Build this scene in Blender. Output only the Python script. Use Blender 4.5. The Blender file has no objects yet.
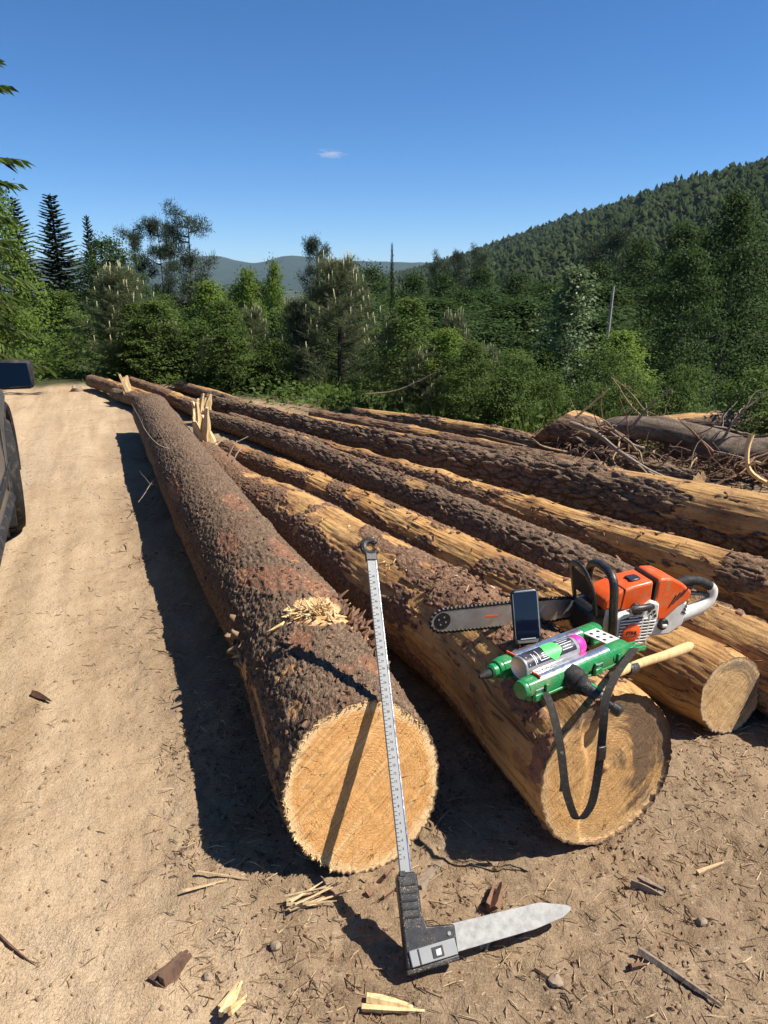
import bpy, math, random
import numpy as np
from mathutils import Vector, Matrix, Euler

R = math.radians
SC = bpy.context.scene
COL = SC.collection
rng = np.random.default_rng(11)
random.seed(5)

# ------------------------------------------------------------------ camera, sky, sun, exposure
CAM_H, FPX, PITCH = 1.5, 760.0, math.atan((512 - 285) / 760.0)
cam = bpy.data.cameras.new('camera')
cam.sensor_fit = 'VERTICAL'
cam.sensor_height = 24.0
cam.lens = 24.0 * FPX / 1024.0
cam.clip_start = 0.05
cam.clip_end = 30000
cam_o = bpy.data.objects.new('camera', cam)
COL.objects.link(cam_o)
cam_o.location = (0, 0, CAM_H)
cam_o.rotation_euler = (math.pi / 2 - PITCH, 0, 0)
SC.camera = cam_o

SUN = Vector((0.76, -0.08, 1.0)).normalized()
world = bpy.data.worlds.new('World')
SC.world = world
world.use_nodes = True
wn = world.node_tree
sky = wn.nodes.new('ShaderNodeTexSky')
sky.sky_type = 'NISHITA'
sky.sun_disc = False
sky.sun_elevation = math.asin(SUN.z)
sky.sun_rotation = math.atan2(SUN.x, SUN.y)
sky.altitude = 500
sky.air_density = 0.75
sky.dust_density = 0.05
sky.ozone_density = 8.0
bg = wn.nodes['Background']
bg.inputs['Strength'].default_value = 0.080
hsv = wn.nodes.new('ShaderNodeHueSaturation')
hsv.inputs['Saturation'].default_value = 1.14
wn.links.new(sky.outputs[0], hsv.inputs['Color'])
wn.links.new(hsv.outputs[0], bg.inputs['Color'])

sl = bpy.data.lights.new('sun', 'SUN')
sl.energy = 5.0
sl.angle = R(0.53)
sl.color = (1.0, 0.945, 0.86)
so = bpy.data.objects.new('sun', sl)
COL.objects.link(so)
so.rotation_euler = SUN.to_track_quat('Z', 'Y').to_euler()
so.location = (30, -10, 60)

SC.view_settings.view_transform = 'Standard'
SC.view_settings.look = 'None'
SC.view_settings.gamma = 1.0
SC.view_settings.exposure = 0.82
SC.cycles.max_bounces = 6
SC.cycles.diffuse_bounces = 3
SC.cycles.glossy_bounces = 3
SC.cycles.transparent_max_bounces = 8
SC.cycles.volume_bounces = 0

# ------------------------------------------------------------------ numpy noise
def _h(ix, iy, iz, seed):
    h = (ix.astype(np.int64) * 374761393 + iy.astype(np.int64) * 668265263 + iz.astype(np.int64) * 2147483647 + seed * 974711) & 0xFFFFFFFF
    h = ((h ^ (h >> 13)) * 1274126177) & 0xFFFFFFFF
    h = ((h ^ (h >> 16)) * 2246822519) & 0xFFFFFFFF
    h = h ^ (h >> 15)
    return h

def hash01(ix, iy, iz, seed):
    return (_h(ix, iy, iz, seed) & 0xFFFFFF) / float(0xFFFFFF)

def vnoise(p, seed=0):
    p = np.asarray(p, float)
    i = np.floor(p).astype(np.int64)
    f = p - i
    u = f * f * f * (f * (f * 6 - 15) + 10)
    out = 0
    for dx in (0, 1):
        wx = u[:, 0] if dx else 1 - u[:, 0]
        for dy in (0, 1):
            wy = u[:, 1] if dy else 1 - u[:, 1]
            for dz in (0, 1):
                wz = u[:, 2] if dz else 1 - u[:, 2]
                out = out + wx * wy * wz * hash01(i[:, 0] + dx, i[:, 1] + dy, i[:, 2] + dz, seed)
    return out * 2 - 1

def fbm(p, octv=4, seed=0, gain=0.5):
    a, s, o = 1.0, 0.0, 0.0
    for k in range(octv):
        o = o + a * vnoise(p * (2.03 ** k) + k * 17.3, seed + k)
        s += a
        a *= gain
    return o / s

def voro(p, seed=0, tilt=False):
    """F1, F2, random value of the nearest cell"""
    p = np.asarray(p, float)
    i = np.floor(p).astype(np.int64)
    f1 = np.full(len(p), 9.0); f2 = f1.copy(); idv = np.zeros(len(p)); tl = np.zeros(len(p))
    for dx in (-1, 0, 1):
        for dy in (-1, 0, 1):
            for dz in (-1, 0, 1):
                cx, cy, cz = i[:, 0] + dx, i[:, 1] + dy, i[:, 2] + dz
                h = _h(cx, cy, cz, seed)
                q = np.stack([cx + (h & 1023) / 1023., cy + ((h >> 10) & 1023) / 1023., cz + ((h >> 20) & 1023) / 1023.], 1)
                d = np.sqrt(((p - q) ** 2).sum(1))
                closer = d < f1
                f2 = np.where(closer, f1, np.minimum(f2, d))
                idv = np.where(closer, ((h * 7919) & 0xFFFF) / 65535., idv)
                if tilt:        # height of a plate leaning its own way about its centre
                    g = np.stack([(h >> 3) & 255, (h >> 11) & 255, (h >> 19) & 255], 1) / 127.5 - 1.0
                    tl = np.where(closer, ((p - q) * g).sum(1), tl)
                f1 = np.where(closer, d, f1)
    return (f1, f2, idv, tl) if tilt else (f1, f2, idv)

def sstep(a, b, x):
    t = np.clip((x - a) / (b - a), 0, 1)
    return t * t * (3 - 2 * t)

# ------------------------------------------------------------------ mesh toolkit
def rot(x=0, y=0, z=0):
    return np.array(Euler((R(x), R(y), R(z))).to_matrix())

def frame(d, up=(0, 0, 1)):
    """rows: u, v, d with d along the given direction"""
    d = np.asarray(d, float); d = d / np.linalg.norm(d)
    up = np.asarray(up, float)
    if abs(d @ up) > 0.97 * np.linalg.norm(up):
        up = np.array([1.0, 0, 0])
    u = np.cross(up, d); u /= np.linalg.norm(u)
    v = np.cross(d, u)
    return u, v, d

class Geo:
    def __init__(self):
        self.V = []; self.F = []; self.n = 0
    def add(self, V, F, M=None, T=None):
        V = np.asarray(V, float).reshape(-1, 3)
        if M is not None:
            V = V @ np.asarray(M).T
        if T is not None:
            V = V + np.asarray(T, float)
        if isinstance(F, np.ndarray):
            self.F.append(F.astype(np.int64) + self.n)
        else:
            for f in F:
                self.F.append(np.array([f], np.int64) + self.n)
        self.V.append(V); self.n += len(V)
        return self
    def box(self, c, s, M=None):
        x, y, z = np.asarray(s, float) / 2
        V = np.array([[-x, -y, -z], [x, -y, -z], [x, y, -z], [-x, y, -z], [-x, -y, z], [x, -y, z], [x, y, z], [-x, y, z]])
        F = np.array([[0, 3, 2, 1], [4, 5, 6, 7], [0, 1, 5, 4], [1, 2, 6, 5], [2, 3, 7, 6], [3, 0, 4, 7]])
        return self.add(V, F, M, c)
    def prism(self, poly, a, b, ax='y', M=None, T=None):
        n = len(poly)
        def P(p, t):
            return {'y': (p[0], t, p[1]), 'z': (p[0], p[1], t), 'x': (t, p[0], p[1])}[ax]
        V = [P(p, a) for p in poly] + [P(p, b) for p in poly]
        A = sum(poly[i][0] * poly[(i + 1) % n][1] - poly[(i + 1) % n][0] * poly[i][1] for i in range(n))
        flip = (A > 0) != (ax == 'y')
        lo = list(range(n)); hi = list(range(n, 2 * n))
        F = [lo[::-1] if flip else lo, hi if flip else hi[::-1]]
        for i in range(n):
            j = (i + 1) % n
            q = [i, j, j + n, i + n]
            F.append(q if flip else q[::-1])
        return self.add(V, F, M, T)
    def tube(self, pts, rad, n=8, caps=True, flat=1.0, up=(0, 0, 1)):
        pts = np.asarray(pts, float); m = len(pts)
        rad = np.broadcast_to(np.asarray(rad, float), (m,))
        tg = np.gradient(pts, axis=0)
        tg /= np.linalg.norm(tg, axis=1)[:, None] + 1e-12
        u, v, _ = frame(tg[0], up)
        a = np.arange(n) / n * 2 * np.pi
        V = []
        for k in range(m):
            u = u - tg[k] * (u @ tg[k]); u /= np.linalg.norm(u) + 1e-12
            v = np.cross(tg[k], u)
            V.append(pts[k] + rad[k] * (np.cos(a)[:, None] * u + flat * np.sin(a)[:, None] * v))
        V = np.concatenate(V)
        i = np.arange(m - 1)[:, None] * n; j = np.arange(n)[None]
        j2 = (j + 1) % n
        F = np.stack([i + j, i + j2, i + n + j2, i + n + j], -1).reshape(-1, 4)
        o = self.n
        self.add(V, F)
        if caps:
            self.F.append(np.array([list(range(n))[::-1]]) + o)
            self.F.append(np.array([list(range((m - 1) * n, m * n))]) + o)
        return self
    def lathe(self, prof, n=24, M=None, T=None):
        """profile (r, z) about z"""
        a = np.arange(n) / n * 2 * np.pi
        V = np.concatenate([np.stack([r * np.cos(a), r * np.sin(a), np.full(n, z)], 1) for r, z in prof])
        m = len(prof)
        i = np.arange(m - 1)[:, None] * n; j = np.arange(n)[None]; j2 = (j + 1) % n
        F = np.stack([i + j, i + j2, i + n + j2, i + n + j], -1).reshape(-1, 4)
        o = self.n
        self.add(V, F, M, T)
        self.F.append(np.array([list(range(n))[::-1]]) + o)
        self.F.append(np.array([list(range((m - 1) * n, m * n))]) + o)
        return self
    def strip(self, pts, w, side, th=0.002):
        """a flat strap along pts, side vectors give its width direction"""
        pts = np.asarray(pts, float); m = len(pts)
        side = np.broadcast_to(np.asarray(side, float), pts.shape)
        side = side / np.linalg.norm(side, axis=1)[:, None]
        tg = np.gradient(pts, axis=0)
        nr = np.cross(tg, side); nr /= np.linalg.norm(nr, axis=1)[:, None]
        a = pts - side * w / 2; b = pts + side * w / 2
        V = np.stack([a - nr * th / 2, b - nr * th / 2, b + nr * th / 2, a + nr * th / 2], 1).reshape(-1, 3)
        i = np.arange(m - 1)[:, None] * 4; j = np.arange(4)[None]; j2 = (j + 1) % 4
        F = np.stack([i + j, i + j2, i + 4 + j2, i + 4 + j], -1).reshape(-1, 4)
        o = self.n
        self.add(V, F)
        self.F.append(np.array([[3, 2, 1, 0]]) + o); self.F.append(np.array([[0, 1, 2, 3]]) + o + (m - 1) * 4)
        return self
    def mesh(self, name, mat=None, smooth=None, attrs=None):
        V = np.concatenate(self.V)
        me = bpy.data.meshes.new(name)
        me.vertices.add(len(V)); me.vertices.foreach_set('co', V.astype(np.float32).ravel())
        sizes = np.concatenate([np.full(len(f), f.shape[1]) for f in self.F])
        loops = np.concatenate([f.ravel() for f in self.F])
        me.loops.add(len(loops)); me.loops.foreach_set('vertex_index', loops.astype(np.int32))
        me.polygons.add(len(sizes))
        me.polygons.foreach_set('loop_start', np.concatenate([[0], np.cumsum(sizes)[:-1]]).astype(np.int32))
        me.update(calc_edges=True)
        if smooth is not None:
            me.polygons.foreach_set('use_smooth', np.ones(len(sizes), bool))
            if smooth < 170:
                me.set_sharp_from_angle(angle=R(smooth))
        for k, v in (attrs or {}).items():
            v = np.asarray(v, np.float32)
            if v.ndim == 1:
                at = me.attributes.new(k, 'FLOAT', 'POINT'); at.data.foreach_set('value', v)
            else:
                at = me.attributes.new(k, 'FLOAT_VECTOR', 'POINT'); at.data.foreach_set('vector', v.ravel())
        if mat:
            me.materials.append(mat)
        return me
    def build(self, name, mat, parent=None, bevel=0, smooth=40, attrs=None, seg=2):
        o = bpy.data.objects.new(name, self.mesh(name, mat, smooth, attrs))
        COL.objects.link(o)
        if parent is not None:
            o.parent = parent
        if bevel:
            b = o.modifiers.new('bevel', 'BEVEL')
            b.width = bevel; b.segments = seg; b.limit_method = 'ANGLE'; b.angle_limit = R(35)
        return o

def tag(o, label=None, cat=None, group=None, kind=None):
    if label: o['label'] = label
    if cat: o['category'] = cat
    if group: o['group'] = group
    if kind: o['kind'] = kind
    return o

def thing(name, loc, label, cat, group=None, M=None):
    o = bpy.data.objects.new(name, None)
    o.empty_display_size = 0.1
    COL.objects.link(o)
    if M is not None:
        m = Matrix(np.asarray(M).tolist()).to_4x4()
        m.translation = loc
        o.matrix_world = m
    else:
        o.location = loc
    return tag(o, label, cat, group)

def spline(P, n):
    """Catmull-Rom resample of rows of P"""
    P = np.asarray(P, float)
    Q = np.vstack([2 * P[0] - P[1], P, 2 * P[-1] - P[-2]])
    t = np.linspace(0, len(P) - 1 - 1e-9, n)
    k = t.astype(int); f = (t - k)[:, None]
    a, b, c, d = Q[k], Q[k + 1], Q[k + 2], Q[k + 3]
    return 0.5 * (2 * b + (c - a) * f + (2 * a - 5 * b + 4 * c - d) * f ** 2 + (3 * b - a - 3 * c + d) * f ** 3)

# ------------------------------------------------------------------ node toolkit
class NT:
    def __init__(self, name):
        self.m = bpy.data.materials.new(name); self.m.use_nodes = True
        self.t = self.m.node_tree
        self.b = self.t.nodes['Principled BSDF']
        self.out = self.t.nodes['Material Output']
    def n(self, typ, **kw):
        x = self.t.nodes.new(typ)
        for k, v in kw.items(): setattr(x, k, v)
        return x
    def l(self, a, b): self.t.links.new(a, b)
    def put(self, sock, v):
        if hasattr(v, 'links') or hasattr(v, 'is_linked'): self.l(v, sock)
        elif isinstance(v, (tuple, list)) and len(v) == 3 and sock.type == 'RGBA': sock.default_value = (*v, 1)
        else: sock.default_value = v
    def attr(self, name, vec=False):
        a = self.n('ShaderNodeAttribute', attribute_name=name)
        return a.outputs['Vector'] if vec else a.outputs['Fac']
    def coord(self, which='Object'):
        return self.n('ShaderNodeTexCoord').outputs[which]
    def geo(self, which): return self.n('ShaderNodeNewGeometry').outputs[which]
    def math(self, op, a, b=0.0, c=None, clamp=False):
        x = self.n('ShaderNodeMath', operation=op, use_clamp=clamp)
        self.put(x.inputs[0], a); self.put(x.inputs[1], b)
        if c is not None: self.put(x.inputs[2], c)
        return x.outputs[0]
    def scale(self, v, s):
        x = self.n('ShaderNodeMapping'); self.l(v, x.inputs['Vector']); x.inputs['Scale'].default_value = s if isinstance(s, tuple) else (s, s, s)
        return x.outputs[0]
    def noise(self, v, scale=5, detail=4, rough=0.55, dist=0.0):
        x = self.n('ShaderNodeTexNoise'); self.l(v, x.inputs['Vector'])
        x.inputs['Scale'].default_value = scale; x.inputs['Detail'].default_value = detail
        x.inputs['Roughness'].default_value = rough; x.inputs['Distortion'].default_value = dist
        return x.outputs['Fac']
    def voro(self, v, scale=5, feature='F1', out='Distance', rand=1.0):
        x = self.n('ShaderNodeTexVoronoi', feature=feature); self.l(v, x.inputs['Vector']); x.inputs['Scale'].default_value = scale
        x.inputs['Randomness'].default_value = rand
        return x.outputs[out]
    def ramp(self, f, stops, interp='LINEAR'):
        x = self.n('ShaderNodeValToRGB'); self.l(f, x.inputs[0])
        r = x.color_ramp; r.interpolation = interp
        while len(r.elements) < len(stops): r.elements.new(0.5)
        for e, (p, c) in zip(r.elements, stops):
            e.position = p; e.color = (*c, 1) if not isinstance(c, float) else (c, c, c, 1)
        return x.outputs[0]
    def mr(self, f, a, b, c=0.0, d=1.0):
        x = self.n('ShaderNodeMapRange'); self.l(f, x.inputs[0])
        for i, v in zip((1, 2, 3, 4), (a, b, c, d)): x.inputs[i].default_value = v
        return x.outputs[0]
    def mix(self, f, a, b, blend='MIX'):
        x = self.n('ShaderNodeMix', data_type='RGBA', blend_type=blend)
        self.put(x.inputs['Factor'], f); self.put(x.inputs[6], a); self.put(x.inputs[7], b)
        return x.outputs[2]
    def bump(self, h, strength=0.5, dist=0.01, normal=None):
        x = self.n('ShaderNodeBump'); self.l(h, x.inputs['Height'])
        x.inputs['Strength'].default_value = strength; x.inputs['Distance'].default_value = dist
        if normal is not None: self.l(normal, x.inputs['Normal'])
        return x.outputs[0]
    def fin(self, color=None, rough=0.6, normal=None, metal=0.0, spec=0.5):
        if color is not None: self.put(self.b.inputs['Base Color'], color)
        self.put(self.b.inputs['Roughness'], rough)
        self.put(self.b.inputs['Metallic'], metal)
        self.b.inputs['Specular IOR Level'].default_value = spec
        if normal is not None: self.l(normal, self.b.inputs['Normal'])
        return self.m

def solid(name, col, rough=0.5, metal=0.0, var=0.12, scale=40, bump=0.0, spec=0.5, dirt=None, dirt_amt=0.35, dust=0.0):
    t = NT(name)
    c = t.coord()
    n = t.noise(c, scale, 5, 0.6)
    d = tuple(x * (1 - var) for x in col); b = tuple(min(1, x * (1 + var)) for x in col)
    colr = t.ramp(n, [(0.3, d), (0.7, b)])
    if dirt:
        n2 = t.noise(c, scale * 0.35, 6, 0.7)
        colr = t.mix(t.math('MULTIPLY', t.mr(n2, 0.5, 0.72), dirt_amt), colr, dirt)
    if dust:
        n3 = t.noise(c, 420, 3, 0.6); n4 = t.noise(c, 22, 4, 0.6)
        colr = t.mix(t.math('MULTIPLY', t.math('MULTIPLY', t.mr(n3, 0.56, 0.66), t.mr(n4, 0.40, 0.62)), dust), colr, (0.50, 0.37, 0.21))
    rr = t.mr(n, 0.3, 0.7, max(0.02, rough - 0.08), min(1, rough + 0.08))
    nm = t.bump(t.noise(c, scale * 6, 3), bump, 0.002) if bump else None
    return t.fin(colr, rr, nm, metal, spec)

# ------------------------------------------------------------------ materials of ground and logs
def ground_mat():
    t = NT('dirt_and_sawdust_ground')
    c = t.coord()
    soil = t.attr('soil')
    far = t.attr('far')
    n1 = t.noise(c, 1.3, 6, 0.6); n2 = t.noise(c, 9, 6, 0.65); n3 = t.noise(c, 60, 4, 0.7)
    sand = t.ramp(n2, [(0.25, (0.345, 0.240, 0.140)), (0.5, (0.44, 0.317, 0.194)), (0.75, (0.50, 0.375, 0.240))])
    sand = t.mix(t.math('MULTIPLY', t.mr(n1, 0.35, 0.65), 0.35), sand, (0.37, 0.25, 0.145))
    brown = t.ramp(n2, [(0.28, (0.150, 0.100, 0.058)), (0.5, (0.245, 0.168, 0.100)), (0.75, (0.35, 0.25, 0.157))])
    # compacted, dustier bands along the wheel tracks
    sp = t.n('ShaderNodeSeparateXYZ'); t.l(c, sp.inputs[0])
    cb = t.n('ShaderNodeCombineXYZ'); t.l(t.math('MULTIPLY', t.math('ADD', sp.outputs[0], t.math('MULTIPLY', sp.outputs[1], 0.36)), 6.0), cb.inputs[0]); t.l(t.math('MULTIPLY', sp.outputs[1], 0.5), cb.inputs[1])
    band = t.noise(cb.outputs[0], 1.0, 4, 0.6, 0.4)
    sand = t.mix(t.math('MULTIPLY', t.mr(band, 0.45, 0.62), 0.5), sand, (0.56, 0.42, 0.27))
    sand = t.mix(t.math('MULTIPLY', t.mr(band, 0.46, 0.34), 0.45), sand, (0.30, 0.20, 0.112))
    s = t.math('ADD', soil, t.mr(n1, 0.3, 0.7, -0.25, 0.25))
    s = t.math('ADD', s, t.mr(n2, 0.3, 0.7, -0.2, 0.2), clamp=True)
    col = t.mix(s, sand, brown)
    # fine fibres and crumbs
    st = t.noise(t.scale(c, (26, 90, 40)), 1.5, 4, 0.7, 1.2)
    col = t.mix(t.math('MULTIPLY', t.mr(st, 0.57, 0.64), 0.55), col, (0.46, 0.35, 0.22))
    st2 = t.noise(t.scale(c, (110, 34, 40)), 1.2, 4, 0.7, 1.5)
    col = t.mix(t.math('MULTIPLY', t.mr(st2, 0.58, 0.64), 0.65), col, (0.085, 0.05, 0.03))
    col = t.mix(t.math('MULTIPLY', t.mr(n3, 0.6, 0.75), 0.35), col, (0.12, 0.08, 0.05))
    green = t.ramp(n2, [(0.3, (0.030, 0.036, 0.014)), (0.7, (0.065, 0.072, 0.030))])
    col = t.mix(far, col, green)
    h = t.math('ADD', t.math('MULTIPLY', t.noise(c, 45, 5, 0.7), 0.6), t.math('MULTIPLY', t.noise(c, 160, 3, 0.7), 0.35))
    h = t.math('ADD', h, t.math('MULTIPLY', st, 0.35))
    h = t.math('ADD', h, t.math('MULTIPLY', t.noise(c, 15, 5, 0.7, 0.6), 0.7))
    return t.fin(col, 0.95, t.bump(h, 0.9, 0.016), spec=0.15)

def bark_mat(name, plate, crack, red, wa, wb, wd, patchy=0.5):
    t = NT(name)
    p = t.attr('lpos', True); bare = t.attr('bare'); crev = t.attr('crev'); pl = t.attr('plate')
    n1 = t.noise(p, 7, 5, 0.6); n2 = t.noise(p, 45, 6, 0.7); n3 = t.noise(p, 150, 4, 0.7)
    pc = t.mix(pl, tuple(x * 0.72 for x in plate), tuple(min(1, x * 1.3) for x in plate))
    wob = t.n('ShaderNodeVectorMath', operation='ADD'); nzv = t.n('ShaderNodeTexNoise'); t.l(p, nzv.inputs['Vector']); nzv.inputs['Scale'].default_value = 30
    sc = t.n('ShaderNodeVectorMath', operation='SCALE'); t.l(nzv.outputs['Color'], sc.inputs[0]); sc.inputs['Scale'].default_value = 0.016
    t.l(t.scale(p, (1, 1, 0.62)), wob.inputs[0]); t.l(sc.outputs[0], wob.inputs[1])
    fl = t.n('ShaderNodeSeparateColor'); t.l(t.voro(wob.outputs[0], 105, 'F1', 'Color'), fl.inputs[0])
    fe = t.voro(wob.outputs[0], 105, 'DISTANCE_TO_EDGE', 'Distance')
    flake = fl.outputs[0]
    pc = t.mix(t.math('MULTIPLY', flake, 0.55), tuple(x * 0.62 for x in plate), pc)
    pc = t.mix(t.mr(n2, 0.38, 0.72), pc, tuple(min(1, x * 1.6) for x in plate))
    pc = t.mix(t.math('MULTIPLY', t.mr(fe, 0.10, 0.0), 0.6), pc, crack)
    pc = t.mix(t.math('MULTIPLY', t.mr(n1, 0.5, 0.68), patchy), pc, red)
    bark = t.mix(t.math('MULTIPLY', crev, 0.85), pc, crack)
    g = t.noise(t.scale(p, (38, 38, 2.6)), 1.0, 5, 0.65, 0.4)       # grain along the stem
    w1 = t.noise(t.scale(p, (5, 5, 2.0)), 1.0, 5, 0.6)
    wood = t.ramp(g, [(0.25, wd), (0.45, wa), (0.72, wb)])
    wood = t.mix(t.math('MULTIPLY', t.mr(w1, 0.46, 0.66), 0.75), wood, wd)
    w3 = t.noise(t.scale(p, (16, 16, 9)), 1.0, 6, 0.72, 0.6)
    wood = t.mix(t.math('MULTIPLY', t.mr(w3, 0.52, 0.62), 0.62), wood, tuple(x * 0.8 for x in red))
    wood = t.mix(t.math('MULTIPLY', t.mr(n2, 0.56, 0.68), 0.55), wood, tuple(x * 0.4 for x in wd))
    ckn = t.noise(t.scale(p, (20, 20, 1.3)), 1.0, 3, 0.5, 0.5)
    ck = t.math('MULTIPLY', t.math('LESS_THAN', t.math('ABSOLUTE', t.math('SUBTRACT', ckn, 0.5)), 0.010), t.mr(w1, 0.40, 0.55))
    wood = t.mix(t.math('MULTIPLY', ck, 0.75), wood, tuple(x * 0.35 for x in wd))
    inner = t.mix(n2, tuple(x * 0.7 for x in red), tuple(min(1, x * 1.5) for x in red))
    b = t.math('ADD', bare, t.mr(n2, 0.3, 0.7, -0.22, 0.22))
    b = t.math('ADD', b, t.mr(n3, 0.3, 0.7, -0.10, 0.10))
    f1 = t.mr(b, 0.30, 0.36); f2 = t.mr(b, 0.50, 0.57)
    col = t.mix(f2, t.mix(f1, bark, inner), wood)
    hb = t.math('ADD', t.math('MULTIPLY', n2, 0.7), t.math('MULTIPLY', n3, 0.45))
    hb = t.math('ADD', hb, t.math('MULTIPLY', t.math('ADD', flake, t.mr(fe, 0.0, 0.12, 0.0, 0.5)), t.math('SUBTRACT', 0.42, t.math('MULTIPLY', bare, 0.42))))
    hb = t.math('SUBTRACT', hb, t.math('MULTIPLY', f2, t.math('MULTIPLY', n2, 0.62)))
    hb = t.math('ADD', hb, t.math('MULTIPLY', f2, t.math('SUBTRACT', t.math('MULTIPLY', g, 0.7), t.math('MULTIPLY', ck, 0.5))))
    rough = t.mr(f2, 0, 1, 0.88, 0.6)
    return t.fin(col, rough, t.bump(hb, 0.9, 0.008), spec=0.25)

def face_mat(name, a, b, pale, stain, stain_amt=0.4, stain_lo=0.5, ringscale=190, rim=(0.13, 0.08, 0.05), palering=0.0, dirw=0.55):
    """cut face: growth rings, saw marks, checks, sapwood, stains; fpos = (x, y, relative radius)"""
    t = NT(name)
    p = t.attr('fpos', True)
    sep = t.n('ShaderNodeSeparateXYZ'); t.l(p, sep.inputs[0])
    x, y, rho = sep.outputs
    n = t.noise(p, 9, 4, 0.6); n2 = t.noise(p, 60, 5, 0.7)
    r = t.math('SQRT', t.math('ADD', t.math('MULTIPLY', x, x), t.math('MULTIPLY', y, y)))
    rr = t.math('ADD', t.math('MULTIPLY', r, ringscale), t.math('MULTIPLY', n, 3.0))
    ring = t.math('ADD', t.math('MULTIPLY', t.math('SINE', rr), 0.5), 0.5)
    rr2 = t.math('ADD', t.math('MULTIPLY', r, ringscale * 3.1), t.math('MULTIPLY', n, 7.0))
    ring2 = t.math('ADD', t.math('MULTIPLY', t.math('SINE', rr2), 0.5), 0.5)
    rg = t.math('ADD', t.math('MULTIPLY', ring, 0.45), t.math('MULTIPLY', ring2, 0.55))
    col = t.mix(t.math('MULTIPLY', rg, 0.75), a, b)
    col = t.mix(t.math('MULTIPLY', t.mr(n, 0.4, 0.65), 0.5), col, b)
    # saw marks, slanted
    u = t.math('ADD', t.math('MULTIPLY', x, 0.80), t.math('MULTIPLY', y, 0.62))
    v = t.math('SUBTRACT', t.math('MULTIPLY', y, 0.80), t.math('MULTIPLY', x, 0.62))
    cmb = t.n('ShaderNodeCombineXYZ'); t.l(t.math('MULTIPLY', u, 3.0), cmb.inputs[0]); t.l(t.math('MULTIPLY', v, 95.0), cmb.inputs[1])
    saw = t.noise(cmb.outputs[0], 1.0, 4, 0.65, 0.3)
    col = t.mix(t.math('MULTIPLY', t.mr(saw, 0.5, 0.68), 0.55), col, pale)
    col = t.mix(t.math('MULTIPLY', t.mr(saw, 0.44, 0.30), 0.35), col, tuple(q * 0.55 for q in a))
    # sapwood / pale rim
    sap = t.mr(t.math('ADD', rho, t.mr(n, 0.3, 0.7, -0.05, 0.05)), 0.85, 0.93)
    col = t.mix(t.math('MULTIPLY', sap, 0.25 + palering), col, pale)
    # checks: thin radial dark cracks
    ang = t.math('ARCTAN2', y, x)
    cmb2 = t.n('ShaderNodeCombineXYZ'); t.l(t.math('MULTIPLY', ang, 3.2), cmb2.inputs[0]); t.l(t.math('MULTIPLY', rho, 1.3), cmb2.inputs[1])
    ck = t.noise(cmb2.outputs[0], 2.0, 2, 0.4, 0.3)
    crack = t.math('LESS_THAN', t.math('ABSOLUTE', t.math('SUBTRACT', ck, 0.5)), 0.0045)
    crack = t.math('MULTIPLY', crack, t.mr(n2, 0.42, 0.55))
    col = t.mix(t.math('MULTIPLY', crack, 0.8), col, (0.10, 0.05, 0.02))
    ns = t.noise(p, 4.5, 5, 0.6)
    sm = t.math('MULTIPLY', t.mr(t.math('ADD', t.mr(ns, 0.2, 0.8, -0.25, 1.25), t.math('MULTIPLY', t.math('SUBTRACT', x, t.math('MULTIPLY', y, -0.6)), dirw)), stain_lo, stain_lo + 0.22), stain_amt)
    col = t.mix(sm, col, stain)
    edge = t.mr(t.math('ADD', rho, t.mr(n2, 0.3, 0.7, -0.02, 0.02)), 0.965, 0.985)
    col = t.mix(edge, col, rim)
    h = t.math('ADD', t.math('MULTIPLY', saw, 0.9), t.math('MULTIPLY', n2, 0.6))
    h = t.math('SUBTRACT', h, crack)
    return t.fin(col, 0.78, t.bump(h, 0.9, 0.009), spec=0.15)

M = {}
M['ground'] = ground_mat()
M['bark_spruce'] = bark_mat('spruce_bark', (0.200, 0.133, 0.083), (0.055, 0.034, 0.021), (0.185, 0.088, 0.052), (0.55, 0.32, 0.13), (0.68, 0.47, 0.24), (0.28, 0.145, 0.06), 0.38)
M['bark_pink'] = bark_mat('pinkish_bark', (0.255, 0.150, 0.088), (0.075, 0.040, 0.022), (0.25, 0.115, 0.068), (0.51, 0.285, 0.095), (0.63, 0.40, 0.165), (0.20, 0.090, 0.034), 0.5)
M['bark_orange'] = bark_mat('orange_brown_bark', (0.245, 0.152, 0.090), (0.065, 0.035, 0.019), (0.27, 0.115, 0.052), (0.49, 0.270, 0.090), (0.61, 0.385, 0.155), (0.20, 0.088, 0.032), 0.5)
M['bark_pine'] = bark_mat('thick_pine_bark', (0.225, 0.150, 0.094), (0.046, 0.026, 0.017), (0.20, 0.10, 0.056), (0.46, 0.260, 0.095), (0.58, 0.365, 0.150), (0.19, 0.085, 0.032), 0.3)
M['bark_grey'] = bark_mat('smooth_grey_bark', (0.185, 0.138, 0.098), (0.08, 0.055, 0.038), (0.19, 0.13, 0.085), (0.50, 0.33, 0.16), (0.6, 0.45, 0.25), (0.22, 0.13, 0.06), 0.3)
M['face_fresh'] = face_mat('fresh_cut_face', (0.60, 0.285, 0.085), (0.72, 0.395, 0.145), (0.82, 0.60, 0.32), (0.42, 0.19, 0.06), 0.25, 0.62, palering=0.42)
M['face_dirty'] = face_mat('weathered_cut_face', (0.50, 0.255, 0.085), (0.62, 0.365, 0.145), (0.64, 0.46, 0.25), (0.115, 0.075, 0.050), 0.85, 0.53, palering=0.1, dirw=2.0)
M['face_grey'] = face_mat('greying_cut_face', (0.48, 0.28, 0.115), (0.60, 0.39, 0.18), (0.62, 0.48, 0.29), (0.21, 0.15, 0.10), 0.8, 0.56, rim=(0.16, 0.12, 0.09), palering=0.05, dirw=2.4)

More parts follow.
